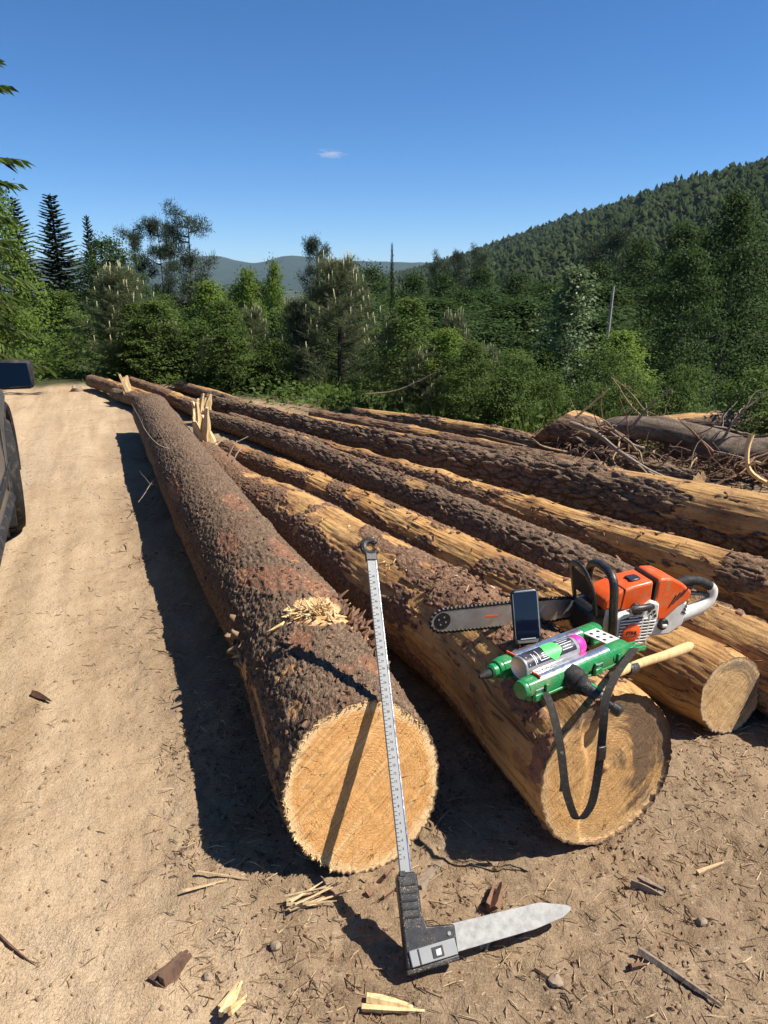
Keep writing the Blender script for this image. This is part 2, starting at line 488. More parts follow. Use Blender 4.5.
def wood_piece_mat(name, a, b, d):
    t = NT(name); c = t.coord()
    rnd = t.geo('Random Per Island')
    g = t.noise(t.scale(c, (60, 60, 8)), 1.0, 4, 0.6)
    col = t.mix(rnd, a, b)
    col = t.mix(t.mr(g, 0.45, 0.7), col, d)
    return t.fin(col, 0.8, t.bump(g, 0.5, 0.004), spec=0.2)
M['splinter'] = wood_piece_mat('pale_splintered_wood', (0.60, 0.42, 0.20), (0.70, 0.53, 0.29), (0.42, 0.26, 0.11))
M['bark_bits'] = wood_piece_mat('red_brown_bark_flakes', (0.24, 0.125, 0.070), (0.16, 0.090, 0.058), (0.10, 0.058, 0.042))
M['debris'] = wood_piece_mat('wood_debris', (0.40, 0.28, 0.16), (0.14, 0.085, 0.05), (0.22, 0.14, 0.08))
M['grey_wood'] = wood_piece_mat('weathered_grey_wood', (0.27, 0.21, 0.155), (0.22, 0.165, 0.12), (0.12, 0.085, 0.06))
M['stone'] = solid('earthy_stone', (0.27, 0.20, 0.14), 0.9, 0, 0.3, 25, 0.4, 0.2)

# ------------------------------------------------------------------ terrain
def edge_y(x):
    return np.interp(x, [-40, -12, -4, -2.5, -0.5, 1.2, 3, 5, 8, 14, 40], [13, 12.6, 12.4, 11.6, 10.2, 9.0, 7.9, 7.2, 6.6, 6.0, 5])

def terrain(x, y):
    x = np.asarray(x, float); y = np.asarray(y, float)
    d = np.maximum(y - edge_y(x), 0)
    k = 0.18 + 0.82 * sstep(-26, -3, x)
    drop = np.where(d < 3, 0.06 * d * d, 0.54 + 0.36 * (d - 3))
    z = -26 * (1 - np.exp(-drop * k / 26))
    q = np.stack([x * 0.07, y * 0.07, np.zeros_like(x)], -1).reshape(-1, 3)
    n = vnoise(q, 90).reshape(x.shape)
    return z + n * sstep(0, 14, d) * 0.9

def tz(x, y):
    return float(terrain(np.array([x]), np.array([y]))[0])

def graded(stops):
    """stops: (value, spacing) with spacing interpolated between"""
    out = [stops[0][0]]
    v = np.array([s[0] for s in stops]); h = np.array([s[1] for s in stops])
    while out[-1] < v[-1]:
        out.append(out[-1] + float(np.exp(np.interp(out[-1], v, np.log(h)))))
    return np.array(out)

def build_ground():
    xs = graded([(-9000, 2500), (-200, 90), (-30, 5), (-6, 0.20), (-2.6, 0.05), (-1.6, 0.018), (-1.0, 0.0115), (1.1, 0.0115), (1.6, 0.020), (4, 0.12), (30, 5), (200, 90), (9000, 2500)])
    ys = graded([(-300, 120), (-5, 3), (0.6, 0.08), (1.0, 0.0105), (1.75, 0.0105), (2.6, 0.024), (5, 0.065), (12, 0.16), (30, 2.5), (200, 70), (9000, 2500)])
    X, Y = np.meshgrid(xs, ys)
    Z = terrain(X, Y)
    x, y = X.ravel(), Y.ravel()
    near = sstep(30, 8, np.hypot(x, y))
    P = np.stack([x, y, np.zeros_like(x)], 1)
    # brown forest soil with chips right of a wandering line, sandy track on the left
    line = np.interp(y, [0, 1.3, 1.7, 2.2, 4, 7, 10, 12], [-0.35, -0.36, -0.55, -0.75, -1.55, -2.6, -3.4, -3.9])
    soil = sstep(-0.25, 0.30, x - line + 0.22 * fbm(P * 2.5, 3, 7))
    soil = soil * (0.80 + 0.2 * sstep(2.2, 1.2, y) )
    rough = 0.50 + 0.50 * soil
    ridg = np.abs(fbm(P * 7, 4, 21))
    z = Z.ravel() + near * (0.018 * fbm(P * 3, 3, 3) + rough * (0.014 * fbm(P * 11, 4, 5) - 0.014 * ridg) + 0.007 * fbm(P * 38, 3, 9) * rough - 0.006 * rough * np.abs(fbm(P * 26, 3, 19)))
    # faint wheel ruts along the track and scuffs across it
    s = (x + 0.36 * y)
    track = (1 - soil) * near
    z += track * 0.024 * vnoise(np.stack([s * 4.6, y * 0.35, 0 * x], 1), 33)
    f1, f2, idv = voro(np.stack([x * 3.2 + 0.4 * y, y * 9, 0 * x], 1), 61)
    z += track * 0.013 * (idv - 0.5) * sstep(0.02, 0.2, f2 - f1)
    f1, f2, idv = voro(P * 17, 62)
    z += near * soil * 0.007 * idv * sstep(0.03, 0.2, f2 - f1)
    f1, f2, idv = voro(P * 48, 63)
    z += near * soil * 0.006 * (idv - 0.4) * (idv > 0.62) * sstep(0.03, 0.25, f2 - f1)
    d = y - edge_y(x)
    far = sstep(-0.9, 0.3, d + np.interp(x, [-3, -0.5], [0.0, 1.1]) + 0.6 * vnoise(P * 0.9, 4))
    far = np.maximum(far, sstep(-7.5, -9, x))
    ny, nx = X.shape
    i = np.arange(ny - 1)[:, None] * nx; j = np.arange(nx - 1)[None]
    F = np.stack([i + j, i + j + 1, i + nx + j + 1, i + nx + j], -1).reshape(-1, 4)
    g = Geo(); g.add(np.stack([x, y, z], 1), F)
    o = g.build('ground', M['ground'], smooth=180, attrs={'soil': soil, 'far': far})
    tag(o, kind='structure')
    print('ground', len(F))
    # a height lookup for things that lie on it
    Zg = z.reshape(ny, nx)
    def look(px, py):
        a = np.clip(np.searchsorted(xs, px) - 1, 0, nx - 2); b = np.clip(np.searchsorted(ys, py) - 1, 0, ny - 2)
        u = (px - xs[a]) / (xs[a + 1] - xs[a]); v = (py - ys[b]) / (ys[b + 1] - ys[b])
        return (Zg[b, a] * (1 - u) * (1 - v) + Zg[b, a + 1] * u * (1 - v) + Zg[b + 1, a] * (1 - u) * v + Zg[b + 1, a + 1] * u * v)
    return look
gz = build_ground()

# ------------------------------------------------------------------ logs
def make_log(path, label, group, bark, face, seed, nseg=180, dens=0.0034, pscale=(34, 15), pdepth=0.006, bare=(), bare_all=0.0,
             bare_noise=0.0, tilt=(0, 0), lump=0.03, bend=0.0, knots=6, step=None, far_face=True, bark_th=0.006, flare=0.0):
    """path rows: x, y, z, radius from the near end to the far end; theta 0 is up, +90 deg is right"""
    P = np.asarray(path, float)
    fine = spline(P, 400)
    seglen = np.linalg.norm(np.diff(fine[:, :3], axis=0), axis=1)
    S = np.concatenate([[0], np.cumsum(seglen)]); L = S[-1]
    ss = [0.0]
    while ss[-1] < L:
        k = np.interp(ss[-1], S, np.linalg.norm(fine[:, :3] - [0, 0, CAM_H], axis=1))
        ss.append(ss[-1] + dens * k)
    ss = np.array(ss); ss[-1] = L
    C = np.stack([np.interp(ss, S, fine[:, k]) for k in range(4)], 1)
    r0 = C[:, 3]; C = C[:, :3]
    Tn = np.gradient(C, axis=0); Tn /= np.linalg.norm(Tn, axis=1)[:, None]
    Rt = np.cross(Tn, [0, 0, 1]); Rt /= np.linalg.norm(Rt, axis=1)[:, None]
    U = np.cross(Rt, Tn)
    m = len(ss)
    th = np.arange(nseg) / nseg * 2 * np.pi
    SS, TH = np.meshgrid(ss, th, indexing='ij')
    R0 = np.repeat(r0[:, None], nseg, 1)
    s, t, r = SS.ravel(), TH.ravel(), R0.ravel()
    cx, cy = np.cos(t), np.sin(t)
    lp = np.stack([cx * r, cy * r, s], 1)
    r = r * (1 + lump * fbm(np.stack([cx * 0.9, cy * 0.9, s * 1.1], 1), 3, seed + 1) * 1.6 + 0.012 * fbm(np.stack([cx * 3, cy * 3, s * 5], 1), 2, seed + 2))
    kr = np.random.default_rng(seed)
    knob = np.zeros_like(s)
    for _ in range(knots):
        ks, kt, kw = kr.uniform(0.1, L), kr.uniform(-2.2, 2.2), kr.uniform(0.05, 0.11)
        da = (t - kt + np.pi) % (2 * np.pi) - np.pi
        d2 = ((s - ks) / kw) ** 2 + (da * R0.ravel() / kw) ** 2
        knob += np.exp(-d2) * kr.uniform(0.008, 0.02)
    r = r + knob
    if flare:
        r = r + flare * np.exp(-s / 0.25)
    # stripped areas
    b = np.full_like(s, bare_all)
    nz = fbm(np.stack([cx * 2.2, cy * 2.2, s * 2.6], 1), 4, seed + 5)
    nz2 = fbm(np.stack([cx * 8, cy * 8, s * 12], 1), 3, seed + 6)
    b += bare_noise * sstep(0.02, 0.35, nz)
    for (ps, pt, ls, lt, amt) in bare:
        da = (t - R(pt) + np.pi) % (2 * np.pi) - np.pi
        d = np.sqrt(((s - ps) / ls) ** 2 + (da * R0.ravel() / lt) ** 2)
        v = sstep(1.08, 0.88, d + 0.85 * nz + 0.40 * nz2)
        b = np.maximum(b, v * amt) if amt > 0 else b * (1 + amt * v)
    b = np.clip(b, 0, 1)
    ka, ks_ = pscale
    q = np.stack([cx * R0.ravel() * ka, cy * R0.ravel() * ka, s * ks_], 1)
    q = q + 0.45 * np.stack([vnoise(q * 0.7, seed + 11), vnoise(q * 0.7, seed + 12), vnoise(q * 0.7, seed + 13)], 1)
    f1, f2, idv, tl = voro(q, seed + 20, True)
    wv = 0.10 + 0.10 * vnoise(q * 0.5, seed + 14)
    crev = 1 - sstep(0.0, wv + 0.06, f2 - f1)
    g1, g2, id2, tl2 = voro(q * np.array([2.1, 2.1, 1.5]) + 5, seed + 21, True)
    fine_c = 1 - sstep(0.0, 0.14, g2 - g1)
    bumpy = pdepth * (0.70 * (idv - 0.5) + 0.45 * (id2 - 0.5) + 1.5 * tl + 1.0 * tl2 - 0.8 * crev * (0.6 + 0.8 * idv) - 0.25 * fine_c) + 0.40 * pdepth * fbm(q * 3.5, 3, seed + 30)
    crev = np.clip(crev * (0.55 + 0.6 * idv) + 0.35 * fine_c, 0, 1)
    hard = sstep(0.36, 0.5, b + 0.2 * nz2)
    wood_relief = 0.0045 * fbm(np.stack([cx * 14, cy * 14, s * 2.5], 1), 3, seed + 41) + 0.004 * nz2
    r = r + (1 - hard) * (bark_th + bumpy) + hard * wood_relief
    # a cut that is not square to the stem
    off = np.zeros_like(s)
    fade = sstep(0.55, 0.0, s)
    off += fade * (tilt[0] * cx * r + tilt[1] * cy * r)
    Ci, Ti, Ri, Ui = (np.repeat(a[:, None, :], nseg, 1).reshape(-1, 3) for a in (C, Tn, Rt, U))
    V = Ci + Ti * off[:, None] + r[:, None] * (cx[:, None] * Ui + cy[:, None] * Ri)
    low = gz(V[:, 0], V[:, 1]) - 0.02
    V[:, 2] = np.maximum(V[:, 2], low)
    i = np.arange(m - 1)[:, None] * nseg; j = np.arange(nseg)[None]; j2 = (j + 1) % nseg
    F = np.stack([i + j, i + j2, i + nseg + j2, i + nseg + j], -1).reshape(-1, 4)
    root = thing('log', tuple(C[0] - np.array([0, 0, r0[0]])), label, 'log', group)
    base = np.array(root.location)
    g = Geo(); g.add(V - base, F)
    g.build('bark', M[bark], root, smooth=180, attrs={'bare': b, 'crev': crev * (1 - hard), 'plate': idv, 'lpos': lp})
    # faces
    for end, rows, fm in ((0, V[:nseg], face), (1, V[-nseg:], 'face_grey')):
        if fm is None: continue
        c = rows.mean(0); tn = Tn[0] if end == 0 else -Tn[-1]
        nr = 26 if end == 0 and nseg > 150 else 10
        rho = np.linspace(1, 0.0, nr + 1)[:-1]
        rr = (r[:nseg] if end == 0 else r[-nseg:])
        VV = []; FP = []
        for k, h in enumerate(rho):
            ring = c + h * (rows - c)
            fx, fy = h * rr * cy[:nseg], h * rr * cx[:nseg]
            pq = np.stack([fx, fy, 0 * fx], 1)
            dz = 0.0025 * fbm(pq * 30, 3, seed + 50)
            if step is not None and end == 0:
                dz = dz + step[2] * sstep(step[0], step[0] + step[1], fx + 0.03 * fbm(pq * 6, 2, seed + 51) * 1.0)
            if k == 0: dz = dz * 0
            VV.append(ring + tn * (dz[:, None]))
            FP.append(np.stack([fx, fy, np.full(nseg, h)], 1))
        VV.append(c[None] + tn * 0.0); FP.append(np.zeros((1, 3)))
        VV = np.concatenate(VV); FP = np.concatenate(FP)
        i = np.arange(nr - 1)[:, None] * nseg
        F = np.stack([i + j, i + nseg + j, i + nseg + j2, i + j2], -1).reshape(-1, 4)
        tri = np.stack([(nr - 1) * nseg + j[0], np.full(nseg, nr * nseg), (nr - 1) * nseg + j2[0]], 1)
        if end == 1:
            F = F[:, ::-1]; tri = tri[:, ::-1]
        g = Geo(); g.add(VV - base, F); g.F.append(tri)
        g.build('cut_face', M[fm], root, smooth=180, attrs={'fpos': FP})
    def at(s_, th_, lift=0.0):
        """point on the surface, outward normal, axis direction"""
        k = min(int(np.searchsorted(ss, s_)), m - 1); a = int(round((th_ % 360) / 360 * nseg)) % nseg
        nr_ = np.cos(R(th_)) * U[k] + np.sin(R(th_)) * Rt[k]
        return V[k * nseg + a] + nr_ * lift, nr_, Tn[k]
    return root, base, at

def shard(g, p, d, length, w, th, rnd, n=4):
    """a splinter: a tapering, ragged, slightly bent sliver"""
    u, v, d = frame(d, rnd.normal(size=3))
    bend = rnd.normal(size=3) * length * 0.06
    a = np.linspace(0, 1, n)
    V = []
    for k, q in enumerate(a):
        c = p + d * length * q + bend * q * q
        ww = w * (1 - 0.75 * q ** 1.5) * rnd.uniform(0.75, 1.15); tt = th * (1 - 0.6 * q)
        V += [c - u * ww - v * tt, c + u * ww - v * tt, c + u * ww * 0.8 + v * tt, c - u * ww * 0.8 + v * tt]
    i = np.arange(n - 1)[:, None] * 4; j = np.arange(4)[None]; j2 = (j + 1) % 4
    F = np.stack([i + j, i + j2, i + 4 + j2, i + 4 + j], -1).reshape(-1, 4)
    o = g.n
    g.add(np.array(V), F)
    g.F.append(np.array([[3, 2, 1, 0]]) + o); g.F.append(np.array([[0, 1, 2, 3]]) + o + (n - 1) * 4)

GL = 'felled logs stacked side by side beside the dirt track'
LA, baseA, atA = make_log(
    [(-0.055, 1.745, 0.212, 0.218), (-0.11, 1.90, 0.215, 0.220), (-0.33, 2.60, 0.222, 0.222), (-0.69, 3.47, 0.215, 0.212), (-1.21, 4.79, 0.21, 0.205), (-1.86, 6.45, 0.215, 0.198), (-2.44, 7.96, 0.205, 0.19)],
    'dark rough-barked log nearest the dirt track with a fresh pale sawn end', GL, 'bark_spruce', 'face_fresh', 100, 300, 0.0029,
    (66, 36), 0.0042,
    bare=[(0.10, -72, 0.05, 0.05, 0.9), (0.33, -38, 0.035, 0.05, 0.9), (0.62, 12, 0.10, 0.11, 0.95), (0.60, 50, 0.10, 0.10, 0.6), (0.75, -85, 0.16, 0.05, 0.95), (0.35, -78, 0.22, 0.03, 0.8),
          (1.0, -10, 0.12, 0.10, 0.42), (1.35, 20, 0.2, 0.06, 0.45), (1.6, -30, 0.15, 0.05, 0.42), (3.0, -60, 0.25, 0.05, 0.45), (0.2, 5, 0.05, 0.05, 0.42), (0.45, -20, 0.10, 0.05, 0.43), (0.9, 25, 0.12, 0.06, 0.44), (0.25, 30, 0.08, 0.05, 0.43), (1.15, -35, 0.10, 0.05, 0.44), (0.12, -40, 0.05, 0.04, 0.6), (2.2, 15, 0.2, 0.05, 0.42)],
    tilt=(0.30, 0.05), lump=0.03, knots=12)
LB, baseB, atB = make_log(
    [(0.62, 1.81, 0.215, 0.225), (0.56, 1.98, 0.220, 0.226), (0.325, 2.61, 0.213, 0.212), (-0.14, 3.46, 0.20, 0.198), (-0.51, 4.22, 0.18, 0.178), (-1.01, 5.13, 0.14, 0.14), (-1.54, 6.35, 0.12, 0.122)],
    'thick half-debarked log carrying the chainsaw, its sawn end hung with a black strap', GL, 'bark_pink', 'face_dirty', 200, 300, 0.0029,
    (52, 30), 0.0034,
    bare=[(0.0, -60, 1.02, 0.42, 1.0), (0.2, 40, 0.75, 0.30, 1.0), (0.40, -4, 0.28, 0.10, -0.7), (0.62, 2, 0.24, 0.10, -0.75), (0.85, -10, 0.18, 0.12, -0.8), (0.20, -48, 0.09, 0.05, -0.65), (0.03, -70, 0.03, 0.06, -0.6), (2.0, 10, 0.26, 0.16, 0.9), (2.5, 0, 0.22, 0.14, 0.9), (1.35, -45, 0.22, 0.12, 0.95), (1.5, 15, 0.16, 0.08, 0.95), (1.75, -25, 0.14, 0.07, 0.9), (3.0, 12, 0.25, 0.09, 0.95),
          (1.65, 30, 0.2, 0.08, 0.7), (2.9, -40, 0.06, 0.05, 0.9), (2.2, -60, 0.03, 0.03, 1.0), (1.9, -70, 0.03, 0.03, 1.0), (3.4, 25, 0.15, 0.08, 0.8)],
    tilt=(0.10, 0.10), lump=0.035, knots=9, step=(-0.09, 0.02, 0.012))
LC, baseC, atC = make_log(
    [(1.20, 2.33, 0.145, 0.140), (1.14, 2.46, 0.146, 0.142), (0.90, 2.85, 0.142, 0.140), (0.62, 3.31, 0.137, 0.135), (0.15, 4.16, 0.125, 0.125), (-0.62, 5.47, 0.106, 0.105), (-1.40, 6.6, 0.095, 0.09)],
    'stripped log behind the half-debarked one, greying sawn end right of the green tool', GL, 'bark_orange', 'face_grey', 300, 200, 0.0032,
    (50, 26), 0.004,
    bare=[(0.2, 0, 1.0, 0.6, 1.0), (1.45, 10, 0.30, 0.14, 0.95), (1.5, -45, 0.22, 0.12, 0.95), (2.1, -10, 0.24, 0.14, 0.95), (2.45, -35, 0.18, 0.10, 0.95), (2.7, 10, 0.16, 0.12, 1.0), (3.2, -10, 0.2, 0.12, 0.95), (3.8, 0, 0.25, 0.1, 0.9), (4.5, 20, 0.3, 0.1, 0.9)],
    tilt=(0.12, 0.0), lump=0.06, knots=16)
LD, baseD, atD = make_log(
    [(1.52, 2.30, 0.15, 0.15), (1.45, 2.45, 0.15, 0.148), (1.01, 3.43, 0.13, 0.13), (0.65, 4.19, 0.12, 0.12), (0.19, 5.06, 0.11, 0.112), (-0.78, 6.71, 0.10, 0.10), (-1.48, 7.74, 0.09, 0.087), (-2.05, 8.5, 0.09, 0.08)],
    'log with dark bark and a pale stripped edge running behind the orange chainsaw', GL, 'bark_pine', 'face_grey', 400, 180, 0.0034,
    (30, 12), 0.0065,
    bare=[(0.15, -20, 0.55, 0.25, 1.0), (1.5, 62, 1.8, 0.045, 1.0), (0.9, -60, 0.3, 0.08, 0.8), (4.0, 40, 1.2, 0.05, 0.9), (3.0, -20, 0.15, 0.05, 0.8), (5.2, 30, 0.5, 0.05, 0.9)],
    tilt=(0.0, 0.1), lump=0.035, knots=10)
LE, baseE, atE = make_log(
    [(2.42, 2.35, 0.145, 0.145), (1.78, 3.28, 0.14, 0.142), (1.37, 3.92, 0.122, 0.12), (1.0, 4.49, 0.11, 0.11), (0.51, 5.22, 0.10, 0.10), (-0.22, 6.3, 0.085, 0.083), (-0.85, 7.23, 0.075, 0.07), (-1.7, 8.4, 0.07, 0.065)],
    'patchy orange-brown log with peeled swellings, third from the brush pile', GL, 'bark_orange', 'face_grey', 500, 180, 0.0034,
    (30, 14), 0.006,
    bare=[(0.9, -20, 0.8, 0.3, 0.95), (1.7, -40, 0.5, 0.13, 0.95), (1.6, 10, 0.35, 0.12, 0.9), (2.6, -20, 0.35, 0.12, 0.9), (3.4, 20, 0.8, 0.08, 0.95), (4.2, 30, 1.0, 0.08, 0.9), (1.2, 5, 0.12, 0.3, -0.9)],
    tilt=(0, 0), lump=0.06, knots=16)
LF, baseF, atF = make_log(
    [(3.15, 2.95, 0.19, 0.19), (2.14, 4.11, 0.187, 0.187), (1.66, 4.65, 0.18, 0.18), (1.13, 5.26, 0.168, 0.166), (0.55, 5.96, 0.148, 0.146), (-0.24, 6.94, 0.13, 0.13), (-0.91, 7.82, 0.115, 0.113), (-1.69, 8.87, 0.097, 0.095), (-2.3, 9.7, 0.085, 0.08)],
    'thickest log, deeply furrowed bark with a long stripped patch, beyond the chainsaw', GL, 'bark_pine', 'face_grey', 600, 200, 0.0032,
    (24, 8.5), 0.013,
    bare=[(1.35, 0, 0.85, 0.16, 1.0), (1.2, -60, 0.8, 0.12, 1.0), (2.3, 5, 0.25, 0.08, 0.95), (3.7, 60, 1.2, 0.05, 0.8), (5.2, 20, 0.5, 0.09, 0.9), (4.6, 10, 0.12, 0.08, 0.8), (6.2, 30, 0.8, 0.07, 0.9)],
    tilt=(0, 0), lump=0.03, knots=9)
LG, baseG, atG = make_log(
    [(2.29, 5.34, 0.10, 0.10), (1.8, 6.2, 0.097, 0.097), (1.47, 6.78, 0.092, 0.092), (1.01, 7.42, 0.09, 0.088), (0.62, 7.87, 0.085, 0.083), (-0.34, 8.74, 0.075, 0.07)],
    'rearmost dark log of the row, lying along the brush pile', GL, 'bark_pine', 'face_grey', 700, 150, 0.004,
    (26, 10), 0.010,
    bare=[(1.9, 40, 0.5, 0.1, 0.9), (2.7, 0, 0.35, 0.14, 0.9), (4.0, 20, 0.6, 0.07, 0.9)], tilt=(0, 0), lump=0.03, knots=9)
make_log([(1.69, 5.76, 0.09, 0.09), (0.84, 6.74, 0.085, 0.085), (0.56, 7.13, 0.08, 0.08), (-0.02, 7.80, 0.076, 0.075), (-0.81, 8.6, 0.072, 0.07)],
    'thin dark log squeezed between the thickest log and the rearmost one', GL, 'bark_orange', 'face_grey', 760, 110, 0.0045, (30, 14), 0.005,
    bare=[(1.2, 30, 0.4, 0.05, 0.9), (2.0, -10, 0.2, 0.06, 0.8)], lump=0.05, knots=10)
# the jumble at the far end of the row
GF = 'thin logs tumbled at the far end of the row'
make_log([(-2.75, 9.15, 0.13, 0.10), (-3.5, 10.3, 0.12, 0.095), (-4.4, 11.5, 0.12, 0.085)], 'pale thin log reaching farthest along the end of the track', GF, 'bark_orange', 'face_grey', 810, 60, 0.006,
         (30, 12), 0.004, bare=[(1.0, 20, 0.9, 0.08, 0.9)], knots=6)
make_log([(-2.12, 8.75, 0.11, 0.095), (-2.9, 10.1, 0.10, 0.085), (-3.9, 11.8, 0.08, 0.065)], 'thin reddish log running from behind the splintered snag to the far end of the track', GF, 'bark_pink', 'face_grey', 820, 60, 0.006,
         (30, 12), 0.004, bare=[(0.8, 0, 0.4, 0.1, 0.9)], knots=6)
LJ, baseJ, atJ = make_log([(-2.62, 8.75, 0.10, 0.09), (-3.05, 9.5, 0.11, 0.085), (-3.6, 10.2, 0.10, 0.07)], 'short brown log with a broken splintered tip by the track edge', GF, 'bark_spruce', 'face_fresh', 830, 60, 0.006,
         (34, 16), 0.004, knots=5)
make_log([(-1.72, 9.2, 0.09, 0.08), (-2.3, 10.2, 0.09, 0.075), (-3.0, 11.2, 0.08, 0.065)], 'slim log lying against the far green saplings', GF, 'bark_pine', 'face_grey', 840, 60, 0.006,
         (30, 12), 0.005, bare=[(1.0, 20, 0.9, 0.06, 0.9)], knots=5)

# ---- torn wood and flakes on the logs
def stuff_part(name, fill, mat, root, base, label=None):
    g = Geo(); fill(g)
    g.V = [v - base for v in g.V]
    o = g.build(name, mat, root, smooth=None)
    o['kind'] = 'stuff'
    return o
rn = np.random.default_rng(77)
def burst(g):                                          # torn branch socket on the near log
    for k in range(120):
        s_, a_ = rn.normal(0.63, 0.035), rn.normal(5, 11)
        p, n, t = atA(s_, a_, -0.004)
        d = -t * rn.uniform(-0.2, 0.9) + n * rn.uniform(0.15, 0.55) + np.cross(n, t) * rn.normal(0.5, 0.5)
        shard(g, p, d, rn.uniform(0.02, 0.070), rn.uniform(0.003, 0.010), rn.uniform(0.001, 0.003), rn, 5)
stuff_part('torn_splinters', burst, M['splinter'], LA, baseA)
def redchips(g):
    for k in range(60):
        s_, a_ = rn.normal(0.58, 0.10), rn.normal(43, 8)
        p, n, t = atA(s_, a_, -0.003)
        shard(g, p, n * 0.9 + t * rn.normal(0, 0.5) + np.cross(n, t) * rn.normal(0, 0.35), rn.uniform(0.02, 0.06), rn.uniform(0.008, 0.020), 0.002, rn, 5)
    for k in range(260):
        s_ = abs(rn.normal(0.15, 1.0)); a_ = rn.normal(-15, 48)
        p, n, t = atA(s_, a_, 0.001)
        shard(g, p, n * rn.uniform(0.0, 0.28) + t * rn.normal(0, 1) + np.cross(n, t) * rn.normal(0, 1), rn.uniform(0.008, 0.026), rn.uniform(0.004, 0.011), 0.0010, rn)
stuff_part('bark_flakes', redchips, M['bark_bits'], LA, baseA)
def leftstub(g):
    for k in range(22):
        s_, a_ = rn.normal(0.80, 0.05), rn.normal(-80, 7)
        p, n, t = atA(s_, a_, -0.006)
        shard(g, p, n * rn.uniform(0.15, 0.7) - t * rn.uniform(-0.5, 1.0) + np.array([0, 0, rn.uniform(-0.2, 0.5)]), rn.uniform(0.025, 0.06), rn.uniform(0.012, 0.028), rn.uniform(0.003, 0.007), rn, 5)
stuff_part('broken_stub', leftstub, M['debris'], LA, baseA)
def fuzz(g):                                           # ragged sapwood fibres round the sawn edge
    for k in range(260):
        a_ = rn.uniform(-150, 60)
        p, n, t = atA(0.0, a_, -0.008)
        shard(g, p, -t * rn.uniform(0.3, 1) + n * rn.uniform(-0.3, 0.8) + np.cross(n, t) * rn.normal(0, 0.6), rn.uniform(0.004, 0.014), rn.uniform(0.001, 0.003), 0.001, rn, 3)
stuff_part('edge_fibres', fuzz, M['splinter'], LA, baseA)
def flakesB(g):
    for k in range(260):
        s_ = rn.uniform(0.05, 1.1); a_ = rn.normal(5, 26)
        p, n, t = atB(s_, a_, 0.001)
        shard(g, p, n * rn.uniform(0.0, 0.3) + t * rn.normal(0, 1) + np.cross(n, t) * rn.normal(0, 1), rn.uniform(0.01, 0.040), rn.uniform(0.005, 0.014), 0.0012, rn)
stuff_part('bark_flakes', flakesB, M['bark_bits'], LB, baseB)
def chipsB(g):
    for k in range(60):
        s_ = rn.uniform(0.05, 2.6); a_ = rn.normal(-5, 40)
        p, n, t = atB(s_, a_, 0.002)
        shard(g, p, n * rn.uniform(0.05, 0.5) + t * rn.normal(0, 1) + np.cross(n, t) * rn.normal(0, 1), rn.uniform(0.01, 0.035), rn.uniform(0.002, 0.006), 0.0012, rn)
stuff_part('wood_chips', chipsB, M['splinter'], LB, baseB)
def snag(at, root, base, s_, n, lo, hi, spread, seedv):
    """the upright splintered hinge of a broken end: each big sliver is a part"""
    r_ = np.random.default_rng(seedv)
    p0, nn, t = at(s_, 0, -0.05)
    side = np.cross(t, [0, 0, 1])
    for k in range(n):
        g = Geo()
        q = p0 + side * r_.uniform(-spread, spread) + t * r_.uniform(-0.10, 0.04)
        shard(g, q, np.array([r_.normal(0, 0.14), r_.normal(0, 0.14), 1.0]), r_.uniform(lo, hi), r_.uniform(0.028, 0.058), r_.uniform(0.016, 0.032), r_, 7)
        g.V = [v - base for v in g.V]
        g.build('splinter', M['splinter'], root, smooth=30)
snag(atB, LB, baseB, 4.98, 8, 0.12, 0.40, 0.055, 9)
snag(atD, LD, baseD, 8.2, 6, 0.12, 0.26, 0.06, 4)
snag(atJ, LJ, baseJ, 1.25, 3, 0.22, 0.34, 0.02, 6)
def flakes_on(at, root, base, smax, mat, n, seedv, mean=-10):
    r_ = np.random.default_rng(seedv)
    def fill(g):
        for k in range(n):
            p, nn, t = at(r_.uniform(0.05, smax), r_.normal(mean, 38), 0.001)
            shard(g, p, nn * r_.uniform(0.0, 0.3) + t * r_.normal(0, 1) + np.cross(nn, t) * r_.normal(0, 1), r_.uniform(0.012, 0.05), r_.uniform(0.006, 0.016), 0.0012, r_)
    stuff_part('bark_flakes', fill, mat, root, base)
flakes_on(atC, LC, baseC, 3.5, M['bark_bits'], 70, 5)
flakes_on(atD, LD, baseD, 4.0, M['bark_bits'], 80, 6)
flakes_on(atE, LE, baseE, 4.0, M['bark_bits'], 90, 7)
flakes_on(atF, LF, baseF, 4.0, M['bark_bits'], 60, 8)

# ------------------------------------------------------------------ tools
M['orange'] = solid('orange_plastic', (0.76, 0.085, 0.006), 0.38, 0, 0.06, 60, 0.05, 0.5, (0.36, 0.20, 0.09), 0.65, 0.75)
M['white_pl'] = solid('grey_white_plastic', (0.62, 0.60, 0.54), 0.5, 0, 0.06, 50, 0.05, 0.4, (0.30, 0.24, 0.16), 0.55, 0.75)
M['black_pl'] = solid('black_plastic', (0.013, 0.013, 0.014), 0.42, 0, 0.25, 60, 0.1, 0.5, (0.10, 0.075, 0.05), 0.25, 0.75)
M['rubber'] = solid('dull_black_rubber', (0.018, 0.018, 0.018), 0.75, 0, 0.25, 90, 0.2, 0.3, (0.16, 0.12, 0.08), 0.4)
M['bar_steel'] = solid('scuffed_bar_steel', (0.50, 0.49, 0.46), 0.42, 0.75, 0.12, 30, 0.08, 0.5, (0.16, 0.13, 0.10), 0.6, 0.75)
M['dark_steel'] = solid('oily_dark_steel', (0.06, 0.055, 0.05), 0.45, 0.8, 0.3, 80, 0.1)
M['alu'] = solid('brushed_aluminium', (0.24, 0.245, 0.24), 0.6, 0.15, 0.06, 60, 0.05, 0.5, (0.35, 0.31, 0.26), 0.3)
